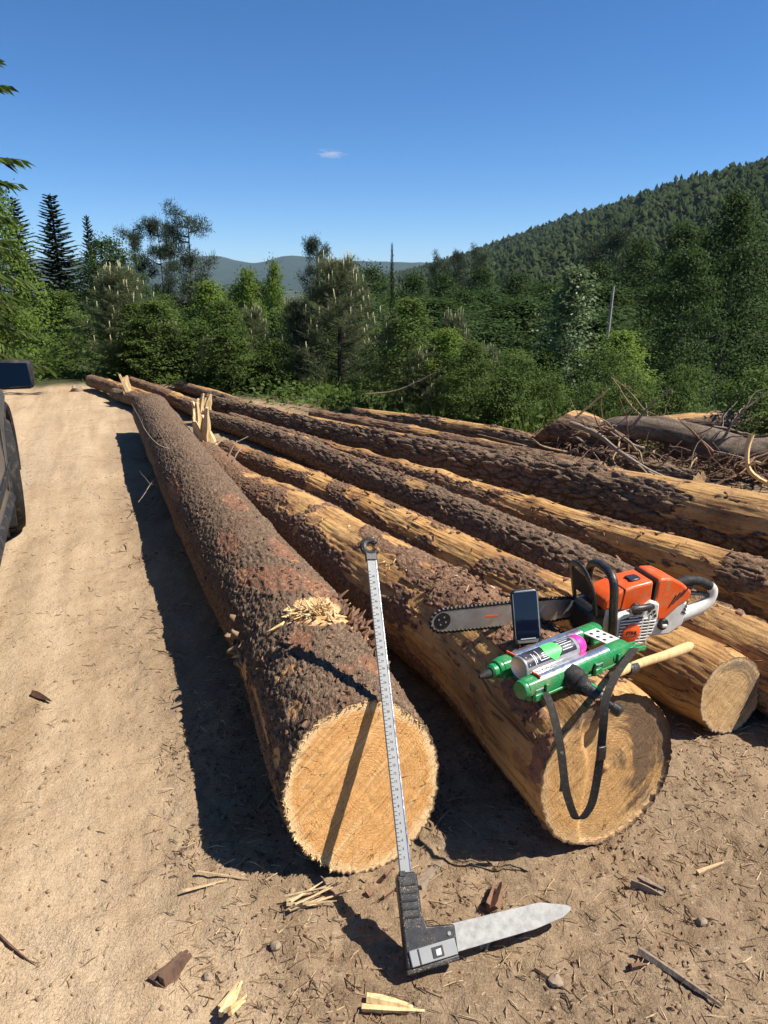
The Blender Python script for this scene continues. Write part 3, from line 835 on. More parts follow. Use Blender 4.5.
M['foil'] = solid('shiny_foil_tube', (0.72, 0.73, 0.74), 0.22, 0.9, 0.08, 50, 0.15, 0.5, (0.45, 0.40, 0.33), 0.3)
M['green_pl'] = solid('green_plastic', (0.004, 0.20, 0.055), 0.36, 0, 0.10, 50, 0.05, 0.5, (0.20, 0.19, 0.10), 0.6, 0.75)
M['pink'] = solid('neon_pink_cap', (0.90, 0.03, 0.30), 0.42, 0, 0.05, 40)
M['can_dark'] = solid('dark_printed_can', (0.035, 0.032, 0.038), 0.34, 0.2, 0.3, 60, 0, 0.5, (0.3, 0.3, 0.3), 0.2)
M['can_light'] = solid('bare_metal_can', (0.55, 0.53, 0.52), 0.35, 0.7, 0.1, 60, 0, 0.5, (0.25, 0.22, 0.2), 0.5)
M['can_green'] = solid('neon_green_print', (0.09, 0.80, 0.13), 0.42, 0, 0.06, 40)
M['white_print'] = solid('white_print', (0.72, 0.72, 0.72), 0.5, 0, 0.2, 80)
M['black_print'] = solid('black_print', (0.02, 0.02, 0.02), 0.5)
M['wood_handle'] = wood_piece_mat('varnished_ash_handle', (0.62, 0.43, 0.20), (0.64, 0.45, 0.215), (0.50, 0.32, 0.13))
M['screen'] = solid('dark_glass_screen', (0.006, 0.009, 0.022), 0.08, 0, 0.1, 20, 0, 0.5, (0.05, 0.05, 0.06), 0.10)
M['strap'] = solid('dark_webbing_strap', (0.035, 0.031, 0.027), 0.85, 0, 0.3, 300, 0.5, 0.2, (0.16, 0.12, 0.08), 0.5)
M['emblem'] = solid('dark_emblem', (0.05, 0.05, 0.055), 0.3, 0.4)

def text_mesh(name, body, size, mat, parent, loc, Mrot, th=0.0004, align='CENTER', bold=0.0, spacing=1.0, line=1.0):
    c = bpy.data.curves.new(name, 'FONT')
    c.body = body; c.size = size; c.extrude = th; c.align_x = align; c.align_y = 'CENTER'; c.offset = bold
    c.space_character = spacing; c.space_line = line; c.resolution_u = 3
    tmp = bpy.data.objects.new(name, c); COL.objects.link(tmp)
    dg = bpy.context.evaluated_depsgraph_get()
    me = bpy.data.meshes.new_from_object(tmp.evaluated_get(dg))
    bpy.data.objects.remove(tmp)
    me.materials.clear(); me.materials.append(mat)
    o = bpy.data.objects.new(name, me); COL.objects.link(o)
    m = Matrix(np.asarray(Mrot).tolist()).to_4x4(); m.translation = loc
    o.parent = parent; o.matrix_local = m
    return o

FACE_L = np.array([[-1, 0, 0], [0, 0, 1], [0, 1, 0]], float).T    # text lying on a +Y side (x mirrored so it reads from +Y)

# ---- chainsaw (local: X to the bar tip, Y to its left side, Z up)
def chainsaw():
    W = rot(0, 0, 199.5) @ rot(0, -3.0, 0) @ rot(-3, 0, 0)
    root = thing('chainsaw', (0.798, 2.330, 0.390), 'orange and white chainsaw resting on the half-debarked and stripped logs', 'chainsaw', None, W)
    B = lambda g, n, m, bev=0.0, sm=40, p=root, seg=2: g.build(n, M[m], p, bevel=bev, smooth=sm, seg=seg)
    B(Geo().prism([(0.13, 0.0), (-0.155, -0.005), (-0.205, 0.03), (-0.215, 0.135), (-0.13, 0.15), (0.0, 0.13), (0.13, 0.12)], -0.055, 0.046), 'housing', 'white_pl', 0.010)
    # tank side and filler cap on the left
    B(Geo().prism([(-0.055, 0.0), (-0.15, -0.002), (-0.205, 0.03), (-0.212, 0.11), (-0.185, 0.125), (-0.10, 0.085), (-0.06, 0.06)], 0.040, 0.064), 'tank', 'white_pl', 0.008)
    g = Geo().lathe([(0.021, 0), (0.021, 0.010), (0.018, 0.013)], 20, rot(-90, 0, 0), (-0.112, 0.062, 0.045))
    cap = B(g, 'fuel_cap', 'black_pl', 0)
    B(Geo().box((-0.112, 0.078, 0.043), (0.020, 0.008, 0.010)), 'cap_grip', 'white_pl', 0.002, p=cap)
    # covers
    tc = B(Geo().prism([(0.142, 0.118), (0.140, 0.150), (0.115, 0.172), (0.03, 0.196), (-0.045, 0.208), (-0.052, 0.125), (-0.02, 0.108), (0.03, 0.108)], -0.052, 0.062), 'top_cover', 'orange', 0.009, seg=3)
    B(Geo().prism([(0.075, 0.113), (0.071, 0.113), (0.066, 0.1875), (0.070, 0.1865)], -0.053, 0.0632), 'cover_seam', 'black_print', 0, p=tc)
    B(Geo().prism([(0.022, 0.017), (0.014, 0.021), (-0.020, 0.019), (-0.024, 0.0), (-0.020, -0.019), (0.014, -0.021), (0.022, -0.017), (0.018, 0.0)], 0, 0.006, 'z', rot(0, 7.5, 0), (0.006, 0.012, 0.2005)), 'emblem', 'emblem', 0.002, p=tc)
    fc = B(Geo().prism([(-0.060, 0.120), (-0.058, 0.206), (-0.070, 0.217), (-0.115, 0.214), (-0.168, 0.190), (-0.212, 0.158), (-0.208, 0.128), (-0.175, 0.112), (-0.115, 0.060), (-0.085, 0.062)], -0.056, 0.068), 'filter_cover', 'orange', 0.009, seg=3)
    B(Geo().prism([(-0.0535, 0.118), (-0.052, 0.211), (-0.058, 0.215), (-0.0615, 0.118)], -0.055, 0.0655), 'seal', 'black_print', 0)
    for k in range(4):
        x0 = -0.118 - 0.016 * k
        B(Geo().prism([(x0, 0.105 + 0.013 * k), (x0 - 0.006, 0.107 + 0.013 * k), (x0 - 0.030, 0.150 + 0.009 * k), (x0 - 0.024, 0.151 + 0.009 * k)], 0.066, 0.0695), 'louvre_slot', 'black_print', 0, p=fc)
    for k in range(4):
        B(Geo().prism([(-0.186 - 0.006 * k, 0.080 + 0.012 * k), (-0.206, 0.072 + 0.012 * k), (-0.206, 0.077 + 0.012 * k), (-0.188 - 0.006 * k, 0.086 + 0.012 * k)], 0.062, 0.0655), 'vent_slot', 'black_print', 0)
    # fan housing with ribs
    out = [(0.100, 0.014), (0.078, -0.014), (0.015, -0.026), (-0.032, -0.014), (-0.066, 0.030), (-0.074, 0.082), (-0.070, 0.132), (-0.040, 0.142), (-0.008, 0.120), (0.040, 0.112), (0.102, 0.098)]
    fh = B(Geo().prism(out, 0.044, 0.082), 'fan_housing', 'white_pl', 0.007)
    inn = [(0.008 + (x - 0.012) * 0.82, 0.043 + (z - 0.045) * 0.82) for x, z in out if z < 0.119]
    B(Geo().prism(inn, 0.080, 0.0832), 'grille_recess', 'black_print', 0, p=fh)
    bx0, bz0 = 0.034, 0.036
    for k in range(11):
        z = -0.018 + 0.0112 * k
        xs_ = []
        n_ = len(inn)
        for i in range(n_):
            a, b = inn[i], inn[(i + 1) % n_]
            if (a[1] - z) * (b[1] - z) < 0:
                xs_.append(a[0] + (b[0] - a[0]) * (z - a[1]) / (b[1] - a[1]))
        if len(xs_) >= 2:
            lo, hi = min(xs_), max(xs_)
            B(Geo().box(((lo + hi) / 2, 0.0845, z), (hi - lo + 0.004, 0.005, 0.0052)), 'grille_rib', 'white_pl', 0.001, p=fh)
    for x in (-0.036, -0.008):
        B(Geo().box((x, 0.0842, 0.040), (0.006, 0.0045, 0.105)), 'grille_post', 'white_pl', 0.001, p=fh)
    for k in range(3):
        for q in range(2):
            B(Geo().box((-0.044 - 0.007 * k + q * 0.020, 0.0825, 0.121 - 0.016 * k + q * 0.004), (0.010, 0.003, 0.010), rot(0, 20, 0)), 'vent_hole', 'black_print', 0, p=fh)
    B(Geo().lathe([(0.036, 0), (0.036, 0.008), (0.033, 0.010)], 32, rot(-90, 0, 0), (bx0, 0.081, bz0)), 'badge', 'orange', 0, p=fh)
    text_mesh('badge_lettering', 'STIHL', 0.0175, M['black_print'], fh, (bx0, 0.0913, bz0 + 0.002), FACE_L @ rot(0, 0, -4), 0.0006, bold=0.0006, spacing=1.05)
    B(Geo().box((bx0, 0.0913, bz0 - 0.0105), (0.040, 0.001, 0.0022)), 'badge_line', 'black_print', 0, p=fh)
    # starter grip and its rope neck
    sg = Geo().tube([(0.062, 0.098, 0.128), (0.050, 0.100, 0.132), (0.020, 0.101, 0.133), (-0.015, 0.098, 0.134), (-0.030, 0.095, 0.134)], [0.008, 0.013, 0.012, 0.012, 0.007], 10)
    st = B(sg, 'starter_grip', 'black_pl', 0)
    B(Geo().lathe([(0.022, 0), (0.020, 0.012), (0.012, 0.022), (0.010, 0.03)], 16, rot(-90, 0, 0), (0.022, 0.070, 0.118)), 'rope_bush', 'black_pl', 0, p=st)
    # front handle: wraps from the left foot over the top to the right
    hp = spline([(0.108, 0.088, -0.005), (0.116, 0.094, 0.05), (0.128, 0.094, 0.13), (0.134, 0.088, 0.20), (0.134, 0.068, 0.236), (0.128, 0.02, 0.248), (0.120, -0.05, 0.240), (0.112, -0.088, 0.20), (0.10, -0.092, 0.10)], 44)
    B(Geo().tube(hp, 0.0145, 12), 'front_handle', 'black_pl')
    # hand guard: a looped blade in front of the handle
    hg = spline([(0.165, 0.050, 0.10), (0.182, 0.052, 0.17), (0.208, 0.046, 0.225), (0.216, 0.022, 0.250), (0.216, -0.02, 0.256), (0.208, -0.060, 0.235), (0.182, -0.074, 0.17), (0.165, -0.07, 0.10)], 40)
    hgo = B(Geo().tube(hg, 0.011, 8, flat=0.6), 'hand_guard', 'black_pl')
    B(Geo().add(np.array([(0.180, 0.046, 0.15), (0.208, 0.036, 0.23), (0.210, -0.050, 0.238), (0.180, -0.066, 0.15), (0.185, 0.046, 0.15), (0.213, 0.036, 0.23), (0.215, -0.050, 0.238), (0.185, -0.066, 0.15)]),
                [[0, 1, 2, 3], [7, 6, 5, 4], [0, 4, 5, 1], [1, 5, 6, 2], [2, 6, 7, 3], [3, 7, 4, 0]]), 'guard_web', 'rubber', 0.002, p=hgo)
    B(Geo().prism([(0.185, 0.015), (0.185, 0.10), (0.165, 0.118), (0.12, 0.12), (0.12, 0.0), (0.17, 0.0)], -0.06, 0.05), 'muffler', 'dark_steel', 0.008)
    B(Geo().prism([(0.15, 0.015), (0.15, 0.10), (0.09, 0.115), (-0.09, 0.09), (-0.10, 0.03), (-0.06, 0.0), (0.11, 0.0)], -0.105, -0.055), 'sprocket_cover', 'black_pl', 0.008)
    # rear handle, open D, with a black rubber grip and trigger
    lo = spline([(-0.19, 0.0, 0.028), (-0.26, 0.0, 0.038), (-0.335, 0.0, 0.060), (-0.368, 0.0, 0.085), (-0.372, 0.0, 0.118), (-0.352, 0.0, 0.140)], 26)
    B(Geo().tube(lo, np.interp(np.arange(26), [0, 8, 16, 25], [0.030, 0.026, 0.021, 0.018]), 12, flat=0.8, up=(0, 1, 0)), 'rear_handle', 'white_pl')
    hi = spline([(-0.195, 0.0, 0.158), (-0.25, 0.0, 0.168), (-0.31, 0.0, 0.158), (-0.352, 0.0, 0.138)], 22)
    B(Geo().tube(hi, [0.017] * 22, 12), 'rear_grip', 'rubber')
    B(Geo().tube(spline([(-0.20, 0.0, 0.118), (-0.26, 0.0, 0.118), (-0.33, 0.0, 0.110), (-0.355, 0.0, 0.10)], 14), 0.0085, 8), 'grip_bridge', 'black_pl')
    B(Geo().prism([(-0.235, 0.150), (-0.275, 0.150), (-0.268, 0.132), (-0.250, 0.138)], -0.006, 0.006), 'throttle_trigger', 'black_pl', 0.002)
    # bar and chain
    hw = 0.039; x1 = 0.655
    nose = [(x1 + 0.046 * math.cos(a), 0.062 + 0.037 * math.sin(a)) for a in np.linspace(-math.pi / 2, math.pi / 2, 14)]
    tail = [(0.06, 0.062 + 0.028), (0.06, 0.062 - 0.028)]
    mid_u = [(0.45, 0.062 + hw), (0.25, 0.062 + hw)]; mid_l = [(0.25, 0.062 - hw), (0.45, 0.062 - hw)]
    poly = tail[::-1][1:] + [] 
    poly = [tail[1]] + mid_l + nose + mid_u + [tail[0]]
    bar = B(Geo().prism(poly, -0.0875, -0.0825), 'guide_bar', 'bar_steel', 0.0008)
    B(Geo().lathe([(0.030, 0), (0.030, 0.0012)], 24, rot(-90, 0, 0), (x1 + 0.008, -0.0828, 0.062)), 'nose_plate', 'dark_steel', 0, p=bar)
    for a in range(4):
        q = a * math.pi / 2 + 0.4
        B(Geo().lathe([(0.0035, 0), (0.003, 0.0016)], 8, rot(-90, 0, 0), (x1 + 0.008 + 0.014 * math.cos(q), -0.0818, 0.062 + 0.014 * math.sin(q))), 'rivet', 'bar_steel', 0, p=bar)
    for k in range(2):
        B(Geo().prism([(0.335 - 0.022 * k, 0.040), (0.326 - 0.022 * k, 0.040), (0.296 - 0.022 * k, 0.084), (0.305 - 0.022 * k, 0.084)], -0.0826, -0.0821), 'bar_stripe', 'white_print', 0, p=bar)
    B(Geo().box((0.48, -0.0823, 0.062), (0.045, 0.0006, 0.006)), 'bar_print', 'orange', 0, p=bar)
    # chain links round the bar: one object each
    path = np.array(poly + [poly[0]]); 
    path = np.array([tail[1]] + mid_l + nose + mid_u + [tail[0]])
    dd = np.concatenate([[0], np.cumsum(np.linalg.norm(np.diff(path, axis=0), axis=1))])
    ch = Geo().box((0, 0, 0), (0.0135, 0.0075, 0.007)).prism([(-0.006, 0.002), (-0.005, 0.009), (-0.001, 0.006), (0.003, 0.008), (0.006, 0.002)], -0.0025, 0.0025)
    cme = ch.mesh('chain_link', M['dark_steel'], None)
    n_ = int(dd[-1] / 0.0148)
    for k in range(n_):
        s_ = (k + 0.5) * 0.0148
        x = np.interp(s_, dd, path[:, 0]); z = np.interp(s_, dd, path[:, 1])
        x2 = np.interp(s_ + 0.004, dd, path[:, 0]); z2 = np.interp(s_ + 0.004, dd, path[:, 1])
        x3 = np.interp(s_ - 0.004, dd, path[:, 0]); z3 = np.interp(s_ - 0.004, dd, path[:, 1])
        a = math.atan2(z2 - z3, x2 - x3)
        o = bpy.data.objects.new('chain_link', cme); COL.objects.link(o); o.parent = bar
        o.location = (x + 0.003 * math.sin(a), -0.085, z - 0.003 * math.cos(a)); o.rotation_euler = (math.pi, -a, 0) if False else (0, -a, 0)
        o.scale = (1, 1, -1)
    root.scale = (0.95, 0.95, 0.97)
    return root
chainsaw()

# ---- rugged phone leaning against the bar
def phone():
    W = rot(0, 0, 4) @ rot(-14, 0, 0) @ rot(0, -4, 0)
    root = thing('phone', (0.442, 2.118, 0.447), 'rugged dark phone standing upright against the chainsaw bar', 'phone', None, W)
    w, h = 0.084, 0.168
    c = 0.010
    body = [(-w / 2 + c, 0), (w / 2 - c, 0), (w / 2, c), (w / 2, h - c), (w / 2 - c, h), (-w / 2 + c, h), (-w / 2, h - c), (-w / 2, c)]
    Geo().prism(body, -0.006, 0.010).build('case', M['rubber'], root, bevel=0.003)
    fr = [(x * 0.93, h / 2 + (z - h / 2) * 0.965) for x, z in body]
    Geo().prism(fr, -0.0072, -0.005).build('frame', M['bar_steel'], root, bevel=0.0008)
    Geo().box((0, -0.0070, h / 2 + 0.004), (w * 0.86, 0.0022, h * 0.87)).build('screen', M['screen'], root, bevel=0.0006)
    Geo().box((0.0, -0.0084, 0.0165), (0.046, 0.0008, 0.0024)).build('screen_bar', M['white_print'], root)
    Geo().box((0, -0.0078, h - 0.0085), (0.016, 0.001, 0.0022)).build('earpiece', M['black_print'], root)
    for s_ in (-1, 1):
        Geo().prism([(s_ * w / 2, 0.002), (s_ * (w / 2 - 0.014), -0.001), (s_ * (w / 2 - 0.006), 0.020), (s_ * (w / 2 + 0.002), 0.026)], -0.0085, 0.011).build('corner_bumper', M['rubber'], root, bevel=0.002)
    Geo().box((w / 2 + 0.0005, 0.002, 0.11), (0.003, 0.006, 0.026)).build('side_button', M['black_pl'], root, bevel=0.001)
phone()

# ---- green double trough tool (local: X along the troughs, Y away, Z up)
TD = np.array([0.814, 0.581, 0.0]); TP = np.array([-0.581, 0.814, 0.0])
W_TOOL = np.stack([TD, TP, np.array([0, 0, 1.0])], 1) @ rot(0, 0.0, 0)
def green_tool():
    root = thing('spray_can_holder', (0.372, 1.815, 0.462), 'green plastic double-trough tool with silver tubes lying across the log end', 'tool', None, W_TOOL)
    o = np.array([0.372, 1.815, 0.462])
    def trough(y, x0, L):
        prof = [(-0.024, -0.028), (0.024, -0.028), (0.027, -0.018), (0.027, 0.010), (0.020, 0.022), (0.008, 0.026), (-0.008, 0.026), (-0.020, 0.022), (-0.027, 0.010), (-0.027, -0.018)]
        g = Geo().prism([(y + a, b) for a, b in prof], x0, x0 + L, 'x')
        b = g.build('trough', M['green_pl'], root, bevel=0.004)
        # raised rim and ribs on the near face
        for k in range(4):
            xx = x0 + 0.06 + k * (L - 0.12) / 3
            Geo().box((xx, y - 0.031, -0.008), (0.012, 0.008, 0.038)).build('rib', M['green_pl'], b, bevel=0.002)
        Geo().box((x0 + L / 2, y - 0.0305, -0.021), (L * 0.94, 0.006, 0.008)).build('lower_rim', M['green_pl'], b, bevel=0.002)
        half = [(y + 0.0225 * math.cos(a), 0.010 + 0.0195 * math.sin(a)) for a in np.linspace(0, math.pi, 13)]
        Geo().prism(half, x0 + 0.045, x0 + L * 0.80, 'x').build('silver_tube', M['foil'], b, smooth=50)
        Geo().box((x0 + 0.047, y, 0.0255), (0.004, 0.034, 0.016)).build('red_edge', M['pink'] if False else M['orange'], b)
        Geo().lathe([(0.0295, 0), (0.0295, 0.055), (0.024, 0.066)], 18, rot(0, 90, 0), (x0 + L * 0.81, y, -0.002)).build('end_collar', M['green_pl'], b, bevel=0.003)
        Geo().lathe([(0.024, 0), (0.0275, 0.008), (0.0275, 0.022)], 18, rot(0, 90, 0), (x0 - 0.012, y, -0.001)).build('end_cap', M['green_pl'], b, bevel=0.002)
        return b
    f = trough(0.0, 0.0, 0.42)
    r_ = trough(0.125, 0.03, 0.42)
    # plate joining the two, with holes
    pl = Geo().box((0.395, 0.063, 0.020), (0.060, 0.088, 0.004)).build('joining_plate', M['white_pl'], root, bevel=0.001)
    for i in range(2):
        for j in range(3):
            Geo().lathe([(0.006, 0), (0.006, 0.001)], 10, None, (0.380 + 0.030 * i, 0.038 + 0.025 * j, 0.0216)).build('plate_hole', M['black_print'], pl)
    # clip prongs beyond the front trough
    for k in range(3):
        Geo().box((0.463, -0.018 + k * 0.020, -0.010 - 0.002 * k), (0.085, 0.009, 0.014), rot(0, 8, 0)).build('prong', M['green_pl'], root, bevel=0.002)
    Geo().box((0.432, 0.0, -0.006), (0.03, 0.05, 0.03)).build('clip_block', M['green_pl'], root, bevel=0.003)
    # buckles on the near side
    for xx in (0.020, 0.155, 0.262):
        bk = Geo().tube([(xx - 0.012, -0.036, -0.022), (xx - 0.012, -0.040, 0.012), (xx + 0.014, -0.040, 0.012), (xx + 0.014, -0.036, -0.022), (xx - 0.010, -0.036, -0.022)], 0.0022, 6).build('wire_buckle', M['alu'], root)
        Geo().box((xx, -0.037, -0.012), (0.030, 0.012, 0.020)).build('buckle_block', M['green_pl'], bk, bevel=0.003)
    # black knob and grip pointing at the camera
    a = np.array([0.165, -0.030, -0.006]); d = W_TOOL.T @ np.array([0.66, -0.60, -0.30]); d /= np.linalg.norm(d)
    u, v, d = frame(d); Mk = np.stack([u, v, d], 1)
    gr = Geo().lathe([(0.034, -0.02), (0.036, 0.0), (0.036, 0.012), (0.030, 0.020), (0.033, 0.026), (0.024, 0.034), (0.022, 0.040)], 20, Mk, a).build('clamp_knob', M['rubber'], root, smooth=30)
    Geo().lathe([(0.022, 0.036), (0.0215, 0.09), (0.019, 0.10), (0.010, 0.104), (0.010, 0.128), (0.0165, 0.130), (0.0165, 0.150), (0.013, 0.154)], 16, Mk, a).build('grip', M['black_pl'], root, smooth=35)
    Geo().box(a + d * 0.068 + v * 0.0215, (0.010, 0.002, 0.034), Mk).build('grip_label', M['green_pl'], gr)
    # pointed nozzle at the rear left
    Geo().lathe([(0.022, 0), (0.022, 0.028), (0.017, 0.033)], 14, rot(0, -90, 0), (0.030, 0.125, -0.004)).build('nozzle_base', M['green_pl'], root)
    Geo().lathe([(0.014, 0.03), (0.013, 0.045), (0.005, 0.072)], 14, rot(0, -90, 0), (0.030, 0.125, -0.006)).build('nozzle', M['rubber'], root)
    # straps: world points brought into the tool's frame
    o = np.array([0.372, 1.815, 0.462])
    P1 = np.array([(0.425, 1.835, 0.445), (0.432, 1.79, 0.455), (0.442, 1.74, 0.425), (0.455, 1.70, 0.355), (0.469, 1.675, 0.255), (0.492, 1.665, 0.185), (0.507, 1.665, 0.170), (0.522, 1.665, 0.182), (0.540, 1.67, 0.225), (0.553, 1.685, 0.33), (0.557, 1.695, 0.43),
                   (0.565, 1.72, 0.485), (0.600, 1.775, 0.515), (0.66, 1.88, 0.507), (0.722, 1.99, 0.490), (0.745, 2.055, 0.462)])
    Q = spline((P1 - o) @ W_TOOL, 90)
    t = np.linspace(0, 1, 90)[:, None]
    side_w = (1 - t) * np.array([0.72, 0.20, 0.0]) + t * np.array([0.86, -0.45, 0.15])
    Geo().strip(Q, 0.021, side_w @ W_TOOL, 0.003).build('strap', M['strap'], root, smooth=30)
    Geo().box((np.array([0.5545, 1.683, 0.355]) - o) @ W_TOOL, (0.026, 0.010, 0.040), W_TOOL.T @ rot(0, 0, 20)).build('strap_buckle', M['black_pl'], root, bevel=0.003)
    Geo().strip(spline((np.array([(0.457, 1.697, 0.35), (0.459, 1.690, 0.31), (0.461, 1.688, 0.26), (0.460, 1.690, 0.235)]) - o) @ W_TOOL, 12), 0.008, W_TOOL.T @ np.array([1, 0, 0]), 0.002).build('strap_end', M['grey_wood'], root)
GT = green_tool()

# ---- marking spray can lying between the troughs
def spray_can():
    u, v, d = frame(TD)
    o = np.array([0.368, 1.868, 0.497])
    root = thing('spray_can', tuple(o), 'marking paint spray can with a pink cap lying on the green tool', 'spray can', None, np.stack([u, v, d], 1))
    r = 0.033
    Geo().lathe([(0.026, 0.004), (r - 0.002, 0.0), (r, 0.003), (r, 0.212), (r - 0.002, 0.216)], 40).build('can_body', M['can_light'], root, smooth=40)
    # printed dark wrap over the upper part of the wall (local v is up)
    n = 30; aa = np.linspace(R(8), R(178), n)
    def wrap(name, a0, a1, z0, z1, mat, rr=r + 0.0006, nn=30, edge=None):
        a = np.linspace(a0, a1, nn)
        V = []; F = []
        zs = np.linspace(z0, z1, 8)
        V = np.array([[rr * math.cos(q), rr * math.sin(q), z] for z in zs for q in a])
        i = np.arange(7)[:, None] * nn; j = np.arange(nn - 1)[None]
        F = np.stack([i + j, i + j + 1, i + nn + j + 1, i + nn + j], -1).reshape(-1, 4)
        return Geo().add(V, F).build(name, mat, root, smooth=180)
    wrap('dark_label', R(-14), R(160), 0.006, 0.200, M['can_dark'])
    # neon green splash on the label: a lobed disc wrapped on the wall
    def splash(zc, ac, rad, mat, name, rr, lob=5, amp=0.06):
        m = 40; V = []
        for q_ in (0.02, 0.25, 0.5, 0.75, 1.0):
            for k in range(m):
                q = k / m * 2 * math.pi
                w = rad * q_ * (1 + amp * math.sin(lob * q))
                a = ac + w * math.sin(q) / r
                V.append([rr * math.cos(a), rr * math.sin(a), zc + w * math.cos(q)])
        i_ = np.arange(4)[:, None] * m; j_ = np.arange(m)[None]; j2 = (j_ + 1) % m
        F = np.stack([i_ + j_, i_ + j2, i_ + m + j2, i_ + m + j_], -1).reshape(-1, 4)
        return Geo().add(np.array(V), F).build(name, mat, root, smooth=180)
    splash(0.112, R(112), 0.031, M['can_green'], 'green_print', r + 0.0022)
    rn2 = np.random.default_rng(4)
    def line(zc, ac, lz, la, name):
        return wrap(name, ac - la / 2, ac + la / 2, zc - lz / 2, zc + lz / 2, M['white_print'], r + 0.0012, 6)
    for zc in (0.036, 0.042, 0.056):
        line(zc, R(112 + rn2.uniform(-20, 20)), 0.0022, R(rn2.uniform(40, 80)), 'print_line')
    for ac in (118, 128, 138, 148):
        line(0.075 + rn2.uniform(-0.01, 0.01), R(ac), rn2.uniform(0.02, 0.04), R(3.5), 'print_line')
    for ac in (70, 84, 98, 112, 126, 140):
        line(0.166 + rn2.uniform(-0.006, 0.006), R(ac), rn2.uniform(0.03, 0.05), R(3.2), 'print_line')
    line(0.014, R(90), 0.002, R(200), 'print_line')
    Geo().lathe([(r + 0.001, 0.214), (r + 0.001, 0.228), (r - 0.001, 0.238), (r - 0.007, 0.248), (r - 0.016, 0.254), (0.004, 0.256)], 32).build('cap', M['pink'], root, smooth=50)
spray_can()

# ---- wooden tool handle
def tool_handle():
    a, b = np.array([0.640, 1.915, 0.447]), np.array([1.010, 2.262, 0.368])
    P = spline([a, a + (b - a) * 0.3 + [0, 0, 0.006], a + (b - a) * 0.7, b], 30)
    root = thing('tool_handle', tuple(a), 'pale varnished wooden tool handle poking out from under the green tool', 'tool handle')
    rad = np.interp(np.linspace(0, 1, 30), [0, 0.15, 0.5, 0.85, 0.95, 1], [0.010, 0.0105, 0.0115, 0.0145, 0.0135, 0.007])
    Geo().tube(P - a, rad, 14, flat=1.3).build('handle', M['wood_handle'], root, smooth=60)
    d = (b - a) / np.linalg.norm(b - a)
    u, v, d = frame(d)
    Geo().lathe([(0.016, -0.012), (0.019, 0.0), (0.019, 0.03), (0.015, 0.036)], 12, np.stack([u, v, d], 1), d * 0.10).build('ferrule', M['black_pl'], root, smooth=40)
tool_handle()

# ---- forestry caliper leaning on the near log
def caliper():
    O = np.array([0.072, 1.352, 0.022])
    a = np.array([0.008, 1.785, 0.437]) - O; a /= np.linalg.norm(a)
    b = np.array([0.40, 0.16, 0.03]); b = b - a * (a @ b); b /= np.linalg.norm(b)
    n = np.cross(a, b)
    W = np.stack([b, n, a], 1)
    root = thing('tree_caliper', tuple(O), 'forestry caliper with a graduated aluminium rule and black handle leaning on the near log', 'caliper', None, W)
    Lb = 1.045
    bar = Geo().box((0, 0, Lb / 2), (0.028, 0.010, Lb)).build('rule', M['alu'], root, bevel=0.0015)
    # raised light edge of the rule
    Geo().box((0.0125, -0.0056, Lb / 2 + 0.09), (0.003, 0.002, Lb - 0.20)).build('rule_edge', M['foil'], bar)
    g = Geo()
    for k in range(1, 80):
        z = 0.215 + k * 0.0098
        g.box((-0.0095, -0.0054, z), (0.006 if k % 5 else 0.009, 0.0006, 0.0013))
    g.build('scale_marks', M['black_print'], bar)['kind'] = 'stuff'
    text_mesh('scale_numbers', '\n'.join(str(k) for k in range(40, 1, -1)), 0.0085, M['black_print'], bar, (-0.0005, -0.0056, 0.600), np.array([[1, 0, 0], [0, 0, 1], [0, -1, 0]], float).T, 0.0003, bold=0.0, line=2.31)
    hd = Geo().prism([(-0.024, -0.003), (0.100, 0.014), (0.100, 0.076), (0.060, 0.078), (0.034, 0.078), (0.026, 0.10), (0.024, 0.185), (0.018, 0.195), (-0.018, 0.195), (-0.025, 0.185), (-0.024, 0.10)], -0.016, 0.014).build('handle', M['black_pl'], root, bevel=0.004)
    for k in range(5):
        Geo().box((0.0, -0.0168, 0.10 + 0.017 * k), (0.036, 0.002, 0.005)).build('grip_ridge', M['rubber'], hd, bevel=0.001)
    Geo().box((-0.012, -0.012, 0.192), (0.014, 0.012, 0.012)).build('stop_tab', M['black_pl'], hd, bevel=0.001)
    Geo().box((0.038, -0.002, 0.000), (0.128, 0.026, 0.012), rot(0, -8, 0)).build('foot', M['black_pl'], hd, bevel=0.003)
    blk = Geo().box((0.040, -0.0185, 0.024), (0.112, 0.006, 0.034), rot(0, -8, 0)).build('clamp_plate', M['alu'], root, bevel=0.002)
    Geo().box((0.050, -0.0222, 0.025), (0.026, 0.002, 0.022), rot(0, -8, 0)).build('window', M['black_print'], blk)
    Geo().box((0.051, -0.0236, 0.024), (0.014, 0.002, 0.014), rot(0, -8, 0)).build('lock_button', M['bar_steel'], blk, bevel=0.001)
    Geo().box((0.006, -0.0222, 0.019), (0.003, 0.002, 0.032), rot(0, -8, 0)).build('plate_groove', M['black_print'], blk)
    Geo().lathe([(0.005, 0), (0.004, 0.002)], 12, rot(90, 0, 0), (0.083, -0.0165, 0.058)).build('rivet', M['alu'], hd)
    Geo().prism([(x, z + 0.15 * x) for x, z in [(0.090, 0.004), (0.30, 0.000), (0.378, 0.006), (0.400, 0.016), (0.402, 0.022), (0.390, 0.030), (0.322, 0.052), (0.090, 0.064)]], -0.006, -0.001).build('jaw', M['jaw'], root, bevel=0.0012)
    arc = [(0.020 * math.cos(q), -0.0, Lb + 0.026 + 0.022 * math.sin(q)) for q in np.linspace(R(30), R(330), 22)]
    Geo().tube(arc, 0.0105, 8, up=(0, 1, 0)).build('hook', M['black_pl'], root)
    Geo().box((0, 0, Lb - 0.006), (0.034, 0.017, 0.030)).build('end_cap', M['black_pl'], root, bevel=0.003)
